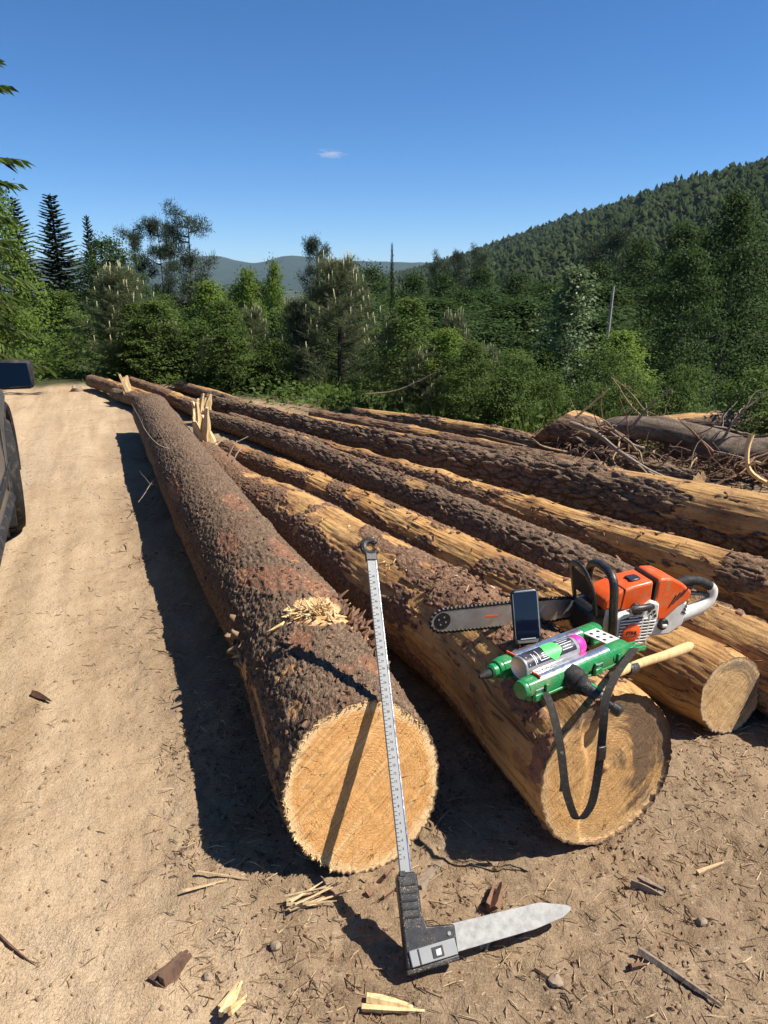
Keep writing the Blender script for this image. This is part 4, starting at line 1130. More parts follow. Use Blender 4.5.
M['jaw'] = solid('scratched_pale_jaw', (0.31, 0.30, 0.275), 0.55, 0.2, 0.22, 70, 0.1, 0.4, (0.13, 0.115, 0.10), 0.45)
caliper()

# ------------------------------------------------------------------ parked car at the left edge
M['paint'] = solid('dusty_grey_car_paint', (0.105, 0.100, 0.094), 0.32, 0.25, 0.05, 12, 0, 0.5, (0.22, 0.17, 0.11), 0.35)
M['glass'] = solid('dark_car_glass', (0.010, 0.012, 0.015), 0.05, 0, 0.1, 8)
M['mirror'] = solid('mirror_glass', (0.075, 0.065, 0.055), 0.08, 1.0, 0.02, 5)
M['tyre'] = solid('dusty_tyre', (0.022, 0.021, 0.020), 0.9, 0, 0.3, 60, 0.4, 0.2, (0.16, 0.12, 0.08), 0.5)
M['rim'] = solid('alloy_rim', (0.42, 0.42, 0.43), 0.35, 0.9, 0.05, 40, 0, 0.5, (0.25, 0.19, 0.12), 0.3)
M['trim'] = solid('black_car_trim', (0.018, 0.018, 0.018), 0.65, 0, 0.2, 40, 0.1, 0.3, (0.2, 0.15, 0.1), 0.4)
M['lamp_red'] = solid('red_lamp', (0.35, 0.01, 0.01), 0.2)
M['lamp_clear'] = solid('clear_lamp', (0.6, 0.6, 0.6), 0.1)

def car():
    root = thing('parked_car', (-2.647, 3.054, 0.0), 'dark grey car parked on the track, only its mirror and front wheel in view', 'car', None, rot(0, 0, 112))
    def part(g, n, m, bev=0.0, p=root, sm=40): return g.build(n, M[m], p, bevel=bev, smooth=sm)
    xs = np.linspace(-2.2, 2.25, 90)
    V = []
    for x in xs:
        w = 0.90 * (1 - 0.22 * np.clip((x - 1.15) / 1.1, 0, 1) ** 2.2 - 0.14 * np.clip((-1.3 - x) / 0.9, 0, 1) ** 2.2)
        zb = 0.26 + 0.10 * np.clip((abs(x) - 1.8) / 0.45, 0, 1)
        for wx in (1.35, -1.35):
            q = 0.42 ** 2 - (x - wx) ** 2
            if q > 0: zb = max(zb, 0.36 + math.sqrt(q))
        zt = np.interp(x, [-2.2, -2.0, -1.4, 0.75, 1.3, 1.9, 2.15, 2.25], [0.85, 1.0, 1.02, 1.00, 0.95, 0.84, 0.72, 0.55])
        zb = min(zb, zt - 0.12)
        h = zt - zb
        half = [(w * 0.96, zb), (w, zb + 0.12 * h), (w * 1.01, zb + 0.45 * h), (w * 0.995, zb + 0.72 * h), (w * 0.955, zt - 0.05), (w * 0.88, zt), (w * 0.45, zt + 0.03)]
        V += [(x, -a, b) for a, b in half] + [(x, a, b) for a, b in half[::-1]]
    k = 14
    i = np.arange(89)[:, None] * k; j = np.arange(k - 1)[None]
    F = np.stack([i + j, i + j + 1, i + k + j + 1, i + k + j], -1).reshape(-1, 4)
    g = Geo().add(np.array(V), F[:, ::-1]); g.F.append(np.array([list(range(k))])); g.F.append(np.array([list(range(89 * k, 90 * k))[::-1]]))
    part(g, 'body', 'paint')
    part(Geo().box((0, 0, 0.42), (4.1, 1.45, 0.30)), 'underbody', 'trim')
    lo = [(0.80, -0.83, 0.98), (0.80, 0.83, 0.98), (-2.05, 0.78, 0.98), (-2.05, -0.78, 0.98)]
    hi = [(-0.05, -0.60, 1.50), (-0.05, 0.60, 1.50), (-1.65, 0.58, 1.50), (-1.65, -0.58, 1.50)]
    part(Geo().add(np.array(lo + hi), [[3, 2, 1, 0], [4, 5, 6, 7], [0, 1, 5, 4], [1, 2, 6, 5], [2, 3, 7, 6], [3, 0, 4, 7]]), 'cabin', 'paint', 0.05)
    def lerp(a, b, t): return tuple(np.array(a) * (1 - t) + np.array(b) * t)
    def pane(a, b, c, d, name, off):
        q = np.array([a, b, c, d]); n = np.cross(q[1] - q[0], q[3] - q[0]); n = n / np.linalg.norm(n)
        if n @ (q.mean(0) - [-.7, 0, 1.2]) < 0: n = -n
        part(Geo().add(np.concatenate([q + n * off, q - n * 0.01]), [[0, 1, 2, 3], [7, 6, 5, 4], [0, 4, 5, 1], [1, 5, 6, 2], [2, 6, 7, 3], [3, 7, 4, 0]]), name, 'glass')
    for s_ in (0, 1):
        A, B_, C_, D = (lo[0], lo[3], hi[3], hi[0]) if s_ == 0 else (lo[1], lo[2], hi[2], hi[1])
        def uv(u, v): return lerp(lerp(A, B_, u), lerp(D, C_, u), v)
        pane(uv(0.07, 0.10), uv(0.44, 0.10), uv(0.42, 0.88), uv(0.06, 0.88), 'side_window', 0.006)
        pane(uv(0.47, 0.10), uv(0.92, 0.10), uv(0.90, 0.88), uv(0.46, 0.88), 'side_window', 0.006)
    pane(lerp(lo[0], lo[1], .06), lerp(lo[0], lo[1], .94), lerp(hi[0], hi[1], .92), lerp(hi[0], hi[1], .08), 'windscreen', 0.006)
    pane(lerp(lo[3], lo[2], .08), lerp(lo[3], lo[2], .92), lerp(hi[3], hi[2], .9), lerp(hi[3], hi[2], .1), 'rear_window', 0.006)
    for s_ in (-1, 1):
        for wx in (1.35, -1.35):
            r_ = Geo().lathe([(0.24, -0.115), (0.335, -0.115), (0.357, -0.085), (0.36, 0.0), (0.357, 0.085), (0.335, 0.115), (0.24, 0.115)], 48, rot(90, 0, 8 if wx > 0 else 0), (wx, s_ * 0.795, 0.36))
            wl = bpy.data.objects.new('wheel', None); COL.objects.link(wl); wl.parent = root
            part(r_, 'tyre', 'tyre', 0, wl)
            tg = Geo()
            for q in range(46):
                a = q / 46 * 2 * math.pi
                tg.box((wx + 0.361 * math.cos(a), s_ * 0.795, 0.36 + 0.361 * math.sin(a)), (0.008, 0.18, 0.022), rot(0, -math.degrees(a), 0))
            part(tg, 'tread', 'tyre', 0, wl)['kind'] = 'stuff'
            part(Geo().lathe([(0.24, -0.10), (0.238, 0.11), (0.225, 0.112), (0.21, 0.07), (0.03, 0.085)], 32, rot(-90 * s_, 0, 0), (wx, s_ * 0.795, 0.36)), 'rim', 'rim', 0, wl)
            arch = [(wx + 0.435 * math.cos(a), s_ * (0.905 if wx < 0 else 0.885), 0.36 + 0.435 * math.sin(a)) for a in np.linspace(-0.15, math.pi + 0.15, 20)]
            part(Geo().tube(arch, 0.024, 6), 'arch_trim', 'trim')
            part(Geo().lathe([(0.41, -0.13), (0.41, 0.10)], 24, rot(90, 0, 0), (wx, s_ * 0.74, 0.37)), 'wheel_well', 'trim')
        part(Geo().tube([(0.88, s_ * 0.875, 0.33), (-0.88, s_ * 0.875, 0.33)], 0.05, 8), 'sill', 'trim')
        part(Geo().box((0.93, s_ * 0.80, 0.30), (0.02, 0.22, 0.30), rot(0, 8, 0)), 'mud_flap', 'trim', 0.004)
        part(Geo().tube(spline([(-0.10, s_ * 0.922, 0.90), (-0.18, s_ * 0.945, 0.905), (-0.26, s_ * 0.922, 0.90)], 8), 0.014, 6), 'door_handle', 'paint')
        for xg in (0.72, -0.32, -1.15):
            part(Geo().box((xg, s_ * 0.905, 0.66), (0.006, 0.012, 0.50)), 'door_gap', 'trim')
        part(Geo().box((0.35, s_ * 0.913, 0.50), (1.9, 0.012, 0.05)), 'door_moulding', 'trim', 0.004)
        m = part(Geo().prism([(-0.02, -0.075), (0.08, -0.06), (0.11, 0.0), (0.07, 0.07), (-0.02, 0.08)], -0.088, 0.088, 'y', None, (0.50, s_ * 1.03, 1.06)), 'door_mirror', 'trim', 0.025)
        part(Geo().prism([(-0.076, -0.056), (0.070, -0.060), (0.077, 0.025), (0.060, 0.066), (-0.064, 0.060)], -0.004, 0.0, 'x', rot(0, 14, 0), (0.468, s_ * 1.03, 1.062)), 'mirror_glass', 'mirror', 0, m)
        part(Geo().tube([(0.56, s_ * 0.86, 1.02), (0.53, s_ * 0.98, 1.05)], 0.03, 8), 'mirror_arm', 'trim', 0, m)
        part(Geo().box((2.05, s_ * 0.62, 0.72), (0.18, 0.30, 0.11), rot(0, 0, -s_ * 20)), 'headlight', 'lamp_clear', 0.02)
        part(Geo().box((-2.16, s_ * 0.66, 0.86), (0.10, 0.24, 0.14)), 'tail_light', 'lamp_red', 0.02)
    part(Geo().box((2.16, 0, 0.42), (0.14, 1.3, 0.16)), 'front_bumper', 'trim', 0.03)
    part(Geo().box((-2.17, 0, 0.48), (0.14, 1.4, 0.18)), 'rear_bumper', 'trim', 0.03)
car()

# ------------------------------------------------------------------ brush pile at the right
GB = 'sawn-off pieces in the brush pile'
make_log([(1.50, 6.60, 0.33, 0.16), (1.72, 6.55, 0.28, 0.165), (2.15, 6.42, 0.12, 0.14)], 'short thick butt with a tan sawn face at the left end of the brush pile', GB, 'bark_pine', 'face_dirty', 910, 90, 0.004,
         (30, 14), 0.005, bare_all=0.0, bare=[(0.05, -25, 0.25, 0.20, 1.0), (0.4, -20, 0.25, 0.12, 0.9)], knots=2, tilt=(0.8, -0.4), far_face=True)
make_log([(1.84, 6.35, 0.34, 0.05), (1.98, 6.3, 0.36, 0.085), (2.25, 6.2, 0.36, 0.095), (2.55, 6.1, 0.31, 0.10), (2.85, 6.0, 0.24, 0.10)], 'smooth grey-barked log lying over the middle of the brush pile', GB, 'bark_grey', 'face_dirty', 920, 90, 0.004,
         (8, 3), 0.0012, knots=3, lump=0.05)
make_log([(2.36, 6.25, 0.22, 0.09), (2.75, 6.0, 0.22, 0.11), (3.1, 5.9, 0.20, 0.12), (3.6, 5.9, 0.18, 0.12)], 'second smooth grey log, darker, at the right of the brush pile', GB, 'bark_grey', 'face_dirty', 930, 90, 0.004,
         (8, 3), 0.0012, knots=3, lump=0.05)
make_log([(2.05, 6.9, 0.22, 0.09), (2.9, 6.8, 0.30, 0.10), (3.9, 6.9, 0.30, 0.10)], 'brown broken log at the back of the brush pile', GB, 'bark_pine', 'face_dirty', 940, 80, 0.005,
         (30, 14), 0.005, knots=3, bare=[(0.5, 0, 0.4, 0.1, 0.9)])
M['dark_bits'] = wood_piece_mat('dark_bark_crumbs', (0.10, 0.06, 0.04), (0.17, 0.09, 0.055), (0.06, 0.04, 0.03))
rb = np.random.default_rng(21)
def crooked(p, d, L, n, wob, up=0.0):
    P = [np.array(p, float)]; d = np.array(d, float); d /= np.linalg.norm(d)
    for k in range(n):
        d = d + rb.normal(size=3) * wob; d[2] += up; d /= np.linalg.norm(d)
        P.append(P[-1] + d * L / n)
    P = np.array(P)
    P[:, 2] = np.maximum(P[:, 2], gz(P[:, 0], P[:, 1]) + 0.01)
    return P
def branch(P, r0, r1, label, group=None, mat='grey_wood', forks=0):
    P = spline(P, len(P) * 3)
    g = Geo().tube(P, np.linspace(r0, r1, len(P)) * (1 + 0.12 * rb.normal(size=len(P))), 6)
    for f in range(forks):
        k = rb.integers(len(P) // 3, len(P) - 2)
        Q = crooked(P[k], (P[k] - P[k - 1]) / 0.05 + rb.normal(size=3) * 0.9, rb.uniform(0.10, 0.4), 4, 0.25, 0.05)
        g.tube(Q, np.linspace(r0 * 0.5, r1 * 0.35, len(Q)), 5)
    o = np.array(P[0]); g.V = [v - o for v in g.V]
    b = g.build('branch', M[mat], None, smooth=60); b.location = o
    return tag(b, label, 'branch', group)
branch(np.array([(1.55, 6.25, 0.40), (1.70, 6.0, 0.36), (1.80, 5.75, 0.28), (2.0, 5.5, 0.16), (2.25, 5.35, 0.10)]), 0.022, 0.014, 'long curved grey branch sweeping down the left of the brush pile', forks=3)
branch(np.array([(2.62, 5.35, 0.48), (2.60, 5.34, 0.36), (2.63, 5.32, 0.22), (2.75, 5.25, 0.14), (2.95, 5.2, 0.10)]), 0.020, 0.014, 'bleached crooked branch standing up at the right of the brush pile', mat='splinter', forks=2)
branch(np.array([(1.62, 6.4, 0.42), (1.74, 6.35, 0.55), (1.86, 6.3, 0.68)]), 0.012, 0.006, 'pale stick slanting up beside the thick butt', mat='splinter')
branch(np.array([(2.0, 6.1, 0.38), (2.10, 6.05, 0.55), (2.28, 6.0, 0.74)]), 0.012, 0.005, 'dark stick slanting up above the smooth grey log', forks=1)
for k in range(84):
    x = rb.uniform(1.45, 3.6); y = rb.uniform(5.35, 6.6) - 0.10 * (x - 2)
    if y < 5.35 + (2.4 - x) * 0.75: y = 5.35 + (2.4 - x) * 0.75 + rb.uniform(0.1, 0.5)
    P = crooked((x, y, rb.uniform(0.08, 0.34)), (rb.normal(), rb.normal() * 0.6, rb.normal() * 0.25), rb.uniform(0.25, 0.85), 6, 0.19)
    branch(P, rb.uniform(0.006, 0.015), 0.003, 'thin bare branch tangled in the brush pile', 'thin branches of the brush pile', ['debris', 'dark_bits', 'grey_wood', 'bark_bits', 'debris'][k % 5], forks=int(rb.integers(0, 4)))

def brush_twigs():
    n = 900
    r_ = np.random.default_rng(66)
    x = r_.uniform(1.4, 3.6, n); y = 5.55 + np.maximum(0, (2.2 - x) * 0.8) + r_.uniform(0, 0.9, n)
    V, F4, T3 = slivers(n, np.stack([x, y], 1), r_.uniform(0.02, 0.26, n), (0.08, 0.35), (0.003, 0.012), (0.003, 0.008), 0.5, 67)
    g = Geo(); g.add(V, F4); g.F.append(T3)
    tag(g.build('brush_twigs', M['dark_bits'], None), kind='stuff')
BRUSH = brush_twigs
# slim stick lying on the far logs, and the weedy twig on the middle log
branch(np.array([(-0.2, 8.3, 0.36), (0.15, 8.2, 0.42), (0.55, 8.1, 0.62)]), 0.008, 0.004, 'thin pale stick sticking out behind the rearmost log', mat='grey_wood', forks=1)
for k in range(7):
    P = crooked((-1.15 + rb.normal() * 0.1, 5.6 + rb.normal() * 0.15, 0.36), (-0.5, -0.6, -0.4), 0.7, 6, 0.25)
    branch(P, 0.005, 0.002, 'thin dry twig hanging between the near log and the half-debarked log', 'twigs caught between the two front logs', 'grey_wood', forks=2)

# ------------------------------------------------------------------ litter on the ground
def slivers(n, xy, zoff, L, W, T, tilt, seed):
    r_ = np.random.default_rng(seed)
    a = r_.uniform(0, 2 * np.pi, n); el = r_.normal(0, tilt, n)
    d = np.stack([np.cos(a) * np.cos(el), np.sin(a) * np.cos(el), np.sin(el)], 1)
    s = np.stack([-np.sin(a), np.cos(a), r_.normal(0, 0.3, n)], 1); s /= np.linalg.norm(s, axis=1)[:, None]
    u = np.cross(d, s)
    l = r_.uniform(*L, n)[:, None]; w = r_.uniform(*W, n)[:, None]; t = r_.uniform(*T, n)[:, None]
    c = np.concatenate([xy, (gz(xy[:, 0], xy[:, 1]) + zoff)[:, None]], 1)
    bend = u * l * r_.normal(0, 0.10, n)[:, None]
    V = []
    for e, k in ((-1, 0.55), (0, 1.0), (1, 0.35)):
        q = c + d * l * e / 2 + (bend if e == 0 else 0)
        V += [q - s * w * k / 2 - u * t / 2, q + s * w * k / 2 - u * t / 2, q + u * t / 2 * 1.2]
    V = np.stack(V, 1)                                   # n, 9, 3
    F = []
    for e in (0, 3):
        for i in range(3):
            F.append([e + i, e + (i + 1) % 3, e + 3 + (i + 1) % 3, e + 3 + i])
    F4 = (np.arange(n)[:, None, None] * 9 + np.array(F)[None]).reshape(-1, 4)
    T3 = (np.arange(n)[:, None, None] * 9 + np.array([[2, 1, 0], [6, 7, 8]])[None]).reshape(-1, 3)
    return V.reshape(-1, 3), F4, T3

def litter(name, n, L, W, T, mat, seed, region):
    r_ = np.random.default_rng(seed)
    xy = region(r_, n * 3)
    cl = fbm(np.concatenate([xy * 4.5, np.zeros((len(xy), 1))], 1), 3, seed)
    keep = r_.uniform(size=len(xy)) < np.clip(0.35 + 1.6 * cl, 0.04, 1)
    xy = xy[keep][:n]
    V, F4, T3 = slivers(len(xy), xy, 0.002, L, W, T, 0.22, seed)
    g = Geo(); g.add(V, F4); g.F.append(T3)
    tag(g.build(name, M[mat], None), kind='stuff')
def reg_soil(r_, n):
    y = 1.0 + 2.2 * r_.uniform(size=n) ** 1.5
    x = r_.uniform(-0.75, 1.9, n)
    ok = x > np.interp(y, [1, 1.3, 1.7, 2.2, 3.2], [-0.5, -0.45, -0.62, -0.8, -1.2]) 
    return np.stack([x, y], 1)[ok]
def reg_track(r_, n):
    y = 1.0 + 10 * r_.uniform(size=n) ** 1.8
    x = -0.36 * y + r_.normal(-0.75, 0.75, n) * (0.5 + 0.12 * y)
    return np.stack([x, y], 1)
def reg_between(r_, n):
    s = r_.uniform(size=n)
    y = 1.8 + 5 * s
    x = np.interp(y, [1.8, 2.6, 3.5, 4.8, 6.8], [0.25, 0.0, -0.35, -0.9, -1.6]) + r_.normal(0, 0.12, n)
    x = np.where(r_.uniform(size=n) < 0.5, x, np.interp(y, [1.8, 2.6, 3.5, 4.8, 6.8], [-0.42, -0.62, -0.95, -1.5, -2.2]) + r_.normal(0, 0.16, n))
    return np.stack([x, y], 1)
M['straw'] = wood_piece_mat('pale_wood_shreds', (0.55, 0.42, 0.25), (0.40, 0.28, 0.15), (0.35, 0.24, 0.13))
BRUSH()
litter('bark_litter', 3600, (0.004, 0.018), (0.0025, 0.007), (0.001, 0.004), 'dark_bits', 31, reg_soil)
litter('wood_litter', 4600, (0.008, 0.060), (0.0006, 0.0026), (0.001, 0.003), 'debris', 32, reg_soil)
litter('pale_litter', 2000, (0.010, 0.065), (0.0006, 0.0034), (0.001, 0.003), 'straw', 33, reg_soil)
litter('track_litter', 2400, (0.006, 0.05), (0.0008, 0.003), (0.001, 0.003), 'debris', 34, reg_track)
litter('log_litter', 1200, (0.02, 0.12), (0.002, 0.010), (0.001, 0.004), 'debris', 35, reg_between)
def pebbles(n, seed, y1=1.8, x0=-1.3, x1=1.7, sl=0.0):
    r_ = np.random.default_rng(seed); g = Geo()
    for k in range(n):
        y = 1.0 + y1 * r_.uniform() ** 1.3; x = r_.uniform(x0, x1) + sl * y
        lump_stone(g, (x, y, float(gz(np.array([x]), np.array([y]))[0])), r_.uniform(0.003, 0.009), r_)
    tag(g.build('crumbs_of_soil', M['clod'], None, smooth=60), kind='stuff')
def lump_stone(g, p, r, r_, n=7, m=5, sq=0.7):
    V = []
    for i in range(m):
        ph = math.pi * i / (m - 1)
        for j in range(n):
            a = 2 * math.pi * j / n
            k = r * r_.uniform(0.75, 1.2)
            V.append((p[0] + k * math.sin(ph) * math.cos(a), p[1] + k * math.sin(ph) * math.sin(a), p[2] + k * sq * math.cos(ph)))
    i = np.arange(m - 1)[:, None] * n; j = np.arange(n)[None]; j2 = (j + 1) % n
    g.add(np.array(V), np.stack([i + j, i + n + j, i + n + j2, i + j2], -1).reshape(-1, 4))
M['clod'] = solid('soil_clod', (0.27, 0.185, 0.11), 0.95, 0, 0.3, 40, 0.4, 0.1)
pebbles(700, 41)
pebbles(260, 42, 5.0, -1.0, 0.25, -0.36)

def lying(name, x, y, label, cat, n=1, L=0.1, W=0.012, T=0.006, mat='splinter', ang=0, seed=1, spread=0.01, lift=0.004, rise=0.05):
    """a small piece of wood or bark lying on the ground: ragged slivers that belong together"""
    r_ = np.random.default_rng(seed); g = Geo()
    for k in range(n):
        a = R(ang + r_.normal(0, 9 if n > 1 else 0))
        d = np.array([math.cos(a), math.sin(a), r_.normal(0, rise)])
        p = np.array([r_.normal(0, spread), r_.normal(0, spread), lift + 0.003 * k]) - d * L / 2
        shard(g, p, d, L * r_.uniform(0.7, 1.1), W * r_.uniform(0.7, 1.2), T, r_, 6)
    o = g.build(name, M[mat], None, smooth=35)
    o.location = (x, y, float(gz(np.array([x]), np.array([y]))[0]))
    return tag(o, label, cat)
lying('wood_chip', 0.030, 1.285, 'split pale wood chip lying in front of the caliper handle', 'wood chip', 2, 0.150, 0.011, 0.006, 'splinter', -6, 2, 0.008)
lying('wood_chip', -0.325, 1.285, 'pale shredded chip standing up at the bottom left of centre', 'wood chip', 5, 0.095, 0.009, 0.004, 'splinter', 66, 3, 0.010, 0.012, 0.25)
lying('wood_chip', -0.165, 1.555, 'sheaf of pale shavings on the soil below the near log end', 'wood chip', 9, 0.13, 0.004, 0.002, 'straw', 22, 4, 0.016)
lying('stick', 0.135, 1.70, 'weathered grey stick lying between the near log end and the rule', 'stick', 1, 0.20, 0.017, 0.010, 'grey_wood', 62, 5, 0, 0.012)
lying('bark_slab', 0.300, 1.588, 'curled reddish bark piece standing on the soil above the caliper jaw', 'bark', 2, 0.085, 0.024, 0.005, 'bark_bits', 62, 6, 0.010, 0.010, 0.06)
lying('bark_slab', -0.475, 1.375, 'flat brown bark slab half buried at the lower left', 'bark', 3, 0.115, 0.022, 0.007, 'dark_bits', 74, 7, 0.006, 0.004)
lying('stick', -0.885, 1.43, 'thin dark bent twig at the left edge of the track', 'stick', 1, 0.17, 0.0045, 0.004, 'dark_bits', -38, 8, 0, 0.006)
lying('stick', -1.285, 2.55, 'short dark stick lying on the sandy track', 'stick', 1, 0.13, 0.010, 0.008, 'dark_bits', -30, 9, 0, 0.006)
lying('bark_slab', 0.590, 1.372, 'small orange bark chip right of the caliper jaw tip', 'bark', 2, 0.045, 0.013, 0.004, 'bark_bits', 10, 10, 0.004)
lying('stick', 0.700, 1.30, 'brown stick lying diagonally at the lower right corner', 'stick', 1, 0.30, 0.0085, 0.007, 'grey_wood', -46, 11, 0, 0.008, 0.0)
lying('stick', 0.885, 1.69, 'short pale stick at the right of the soil', 'stick', 1, 0.10, 0.008, 0.006, 'straw', 22, 12, 0, 0.006)
lying('stick', 0.25, 1.46, 'straw-coloured sliver lying under the caliper jaw', 'stick', 2, 0.09, 0.006, 0.003, 'straw', 52, 13, 0.006)
lying('stick', -0.42, 1.63, 'thin dry stick reaching out of the near log shadow', 'stick', 2, 0.17, 0.004, 0.003, 'straw', 12, 14, 0.008)
lying('bark_slab', 0.70, 1.62, 'flat grey-brown bark strip right of the strap-hung log end', 'bark', 2, 0.09, 0.013, 0.004, 'grey_wood', -28, 15, 0.01)
lying('bark_slab', 0.02, 1.60, 'reddish bark chips beside the caliper rule', 'bark', 6, 0.05, 0.011, 0.003, 'bark_bits', 60, 16, 0.03)
lying('stick', 0.42, 1.30, 'dark twig crossing the soil below the caliper jaw tip', 'stick', 1, 0.20, 0.004, 0.003, 'dark_bits', -40, 17, 0, 0.006)
def stone(x, y, r, label, seed):
    g = Geo(); lump_stone(g, (0, 0, r * 0.25), r, np.random.default_rng(seed), 9, 7)
    o = g.build('stone', M['stone'], None, smooth=50); o.location = (x, y, float(gz(np.array([x]), np.array([y]))[0]))
    tag(o, label, 'stone')
stone(0.385, 1.335, 0.018, 'small brown stone below the tip of the caliper jaw', 1)
stone(-0.256, 1.433, 0.014, 'small grey stone below the near log end', 2)
stone(0.78, 1.50, 0.013, 'pale angular stone at the right of the soil', 3)
stone(-0.40, 1.35, 0.012, 'little stone just right of the brown bark slab', 4)
stone(-4.55, 11.3, 0.09, 'rounded stone at the far end of the track', 5)

# ------------------------------------------------------------------ vegetation
def leaf_mat(name, a, b, c, trans=0.3, rough=0.65, spec=0.12):
    t = NT(name)
    r = t.geo('Random Per Island')
    oi = t.n('ShaderNodeObjectInfo').outputs['Random']
    col = t.ramp(r, [(0.0, a), (0.5, b), (1.0, c)])
    col = t.mix(t.math('MULTIPLY', oi, 0.30), col, tuple(x * 0.55 for x in b))
    t.fin(col, rough, spec=spec)
    tr = t.n('ShaderNodeBsdfTranslucent')
    t.l(t.mix(0.5, col, tuple(min(1, x * 1.6) for x in c)), tr.inputs[0])
    ms = t.n('ShaderNodeMixShader'); ms.inputs[0].default_value = trans
    t.l(t.b.outputs[0], ms.inputs[1]); t.l(tr.outputs[0], ms.inputs[2])
    t.l(ms.outputs[0], t.out.inputs['Surface'])
    return t.m
M['lf_beech'] = leaf_mat('beech_leaves', (0.026, 0.050, 0.013), (0.038, 0.070, 0.017), (0.060, 0.098, 0.024))
M['lf_sap'] = leaf_mat('sapling_leaves', (0.050, 0.082, 0.018), (0.078, 0.122, 0.027), (0.122, 0.170, 0.040), 0.33)
M['lf_bright'] = leaf_mat('bright_sapling_leaves', (0.082, 0.130, 0.020), (0.125, 0.188, 0.031), (0.175, 0.240, 0.045), 0.4)
M['lf_aspen'] = leaf_mat('pale_aspen_leaves', (0.06, 0.10, 0.030), (0.095, 0.145, 0.050), (0.19, 0.235, 0.115), 0.3, 0.5, 0.3)
M['nd_young'] = leaf_mat('grey_green_needles', (0.085, 0.108, 0.046), (0.115, 0.140, 0.064), (0.150, 0.172, 0.088), 0.3)
M['nd_spruce'] = leaf_mat('dark_spruce_needles', (0.034, 0.056, 0.024), (0.052, 0.078, 0.034), (0.078, 0.105, 0.046), 0.2)
M['nd_pine'] = leaf_mat('old_pine_needles', (0.036, 0.052, 0.026), (0.052, 0.070, 0.034), (0.074, 0.092, 0.048), 0.15)
M['nd_hill'] = leaf_mat('hill_forest_needles', (0.022, 0.034, 0.012), (0.031, 0.045, 0.016), (0.047, 0.062, 0.024), 0.1, 0.9, 0.0)
M['candle'] = solid('pale_shoots', (0.34, 0.32, 0.17), 0.8, 0, 0.25, 30)
M['trunk'] = solid('tree_bark', (0.075, 0.058, 0.045), 0.9, 0, 0.35, 12, 0.5, 0.2)
M['trunk_pale'] = solid('pale_beech_bark', (0.20, 0.18, 0.15), 0.85, 0, 0.3, 6, 0.3, 0.2)
M['dead'] = solid('bleached_dead_wood', (0.34, 0.30, 0.25), 0.85, 0, 0.2, 5, 0.2, 0.2)
M['hill'] = solid('far_wooded_hill', (0.020, 0.033, 0.018), 0.95, 0, 0.35, 0.02, 0, 0.1)
M['hill_floor'] = solid('hill_forest_floor', (0.020, 0.030, 0.014), 0.95, 0, 0.3, 0.05, 0, 0.1)

def unit(v): return v / (np.linalg.norm(v, axis=-1, keepdims=True) + 1e-9)

def leaves(c, nrm, L, Wd, r_, g, curl=0.25):
    """diamond leaves at centres c facing nrm"""
    n = len(c)
    nrm = unit(nrm)
    a = unit(np.cross(nrm, r_.normal(size=(n, 3))))
    b = np.cross(nrm, a)
    l = (L * r_.uniform(0.65, 1.25, n))[:, None]; w = (Wd * r_.uniform(0.7, 1.2, n))[:, None]
    V = np.stack([c - a * l / 2, c + b * w / 2 + nrm * l * curl * 0.5, c + a * l / 2 - nrm * l * curl * 0.3, c - b * w / 2 + nrm * l * curl * 0.5], 1).reshape(-1, 3)
    g.add(V, np.arange(n * 4).reshape(-1, 4))

def needles(base, d, L, Wd, r_, g):
    n = len(base)
    d = unit(d); s = unit(np.cross(d, r_.normal(size=(n, 3))))
    l = (L * r_.uniform(0.7, 1.2, n))[:, None]
    V = np.stack([base - s * Wd / 2, base + s * Wd / 2, base + d * l], 1).reshape(-1, 3)
    g.add(V, np.arange(n * 3).reshape(-1, 3))

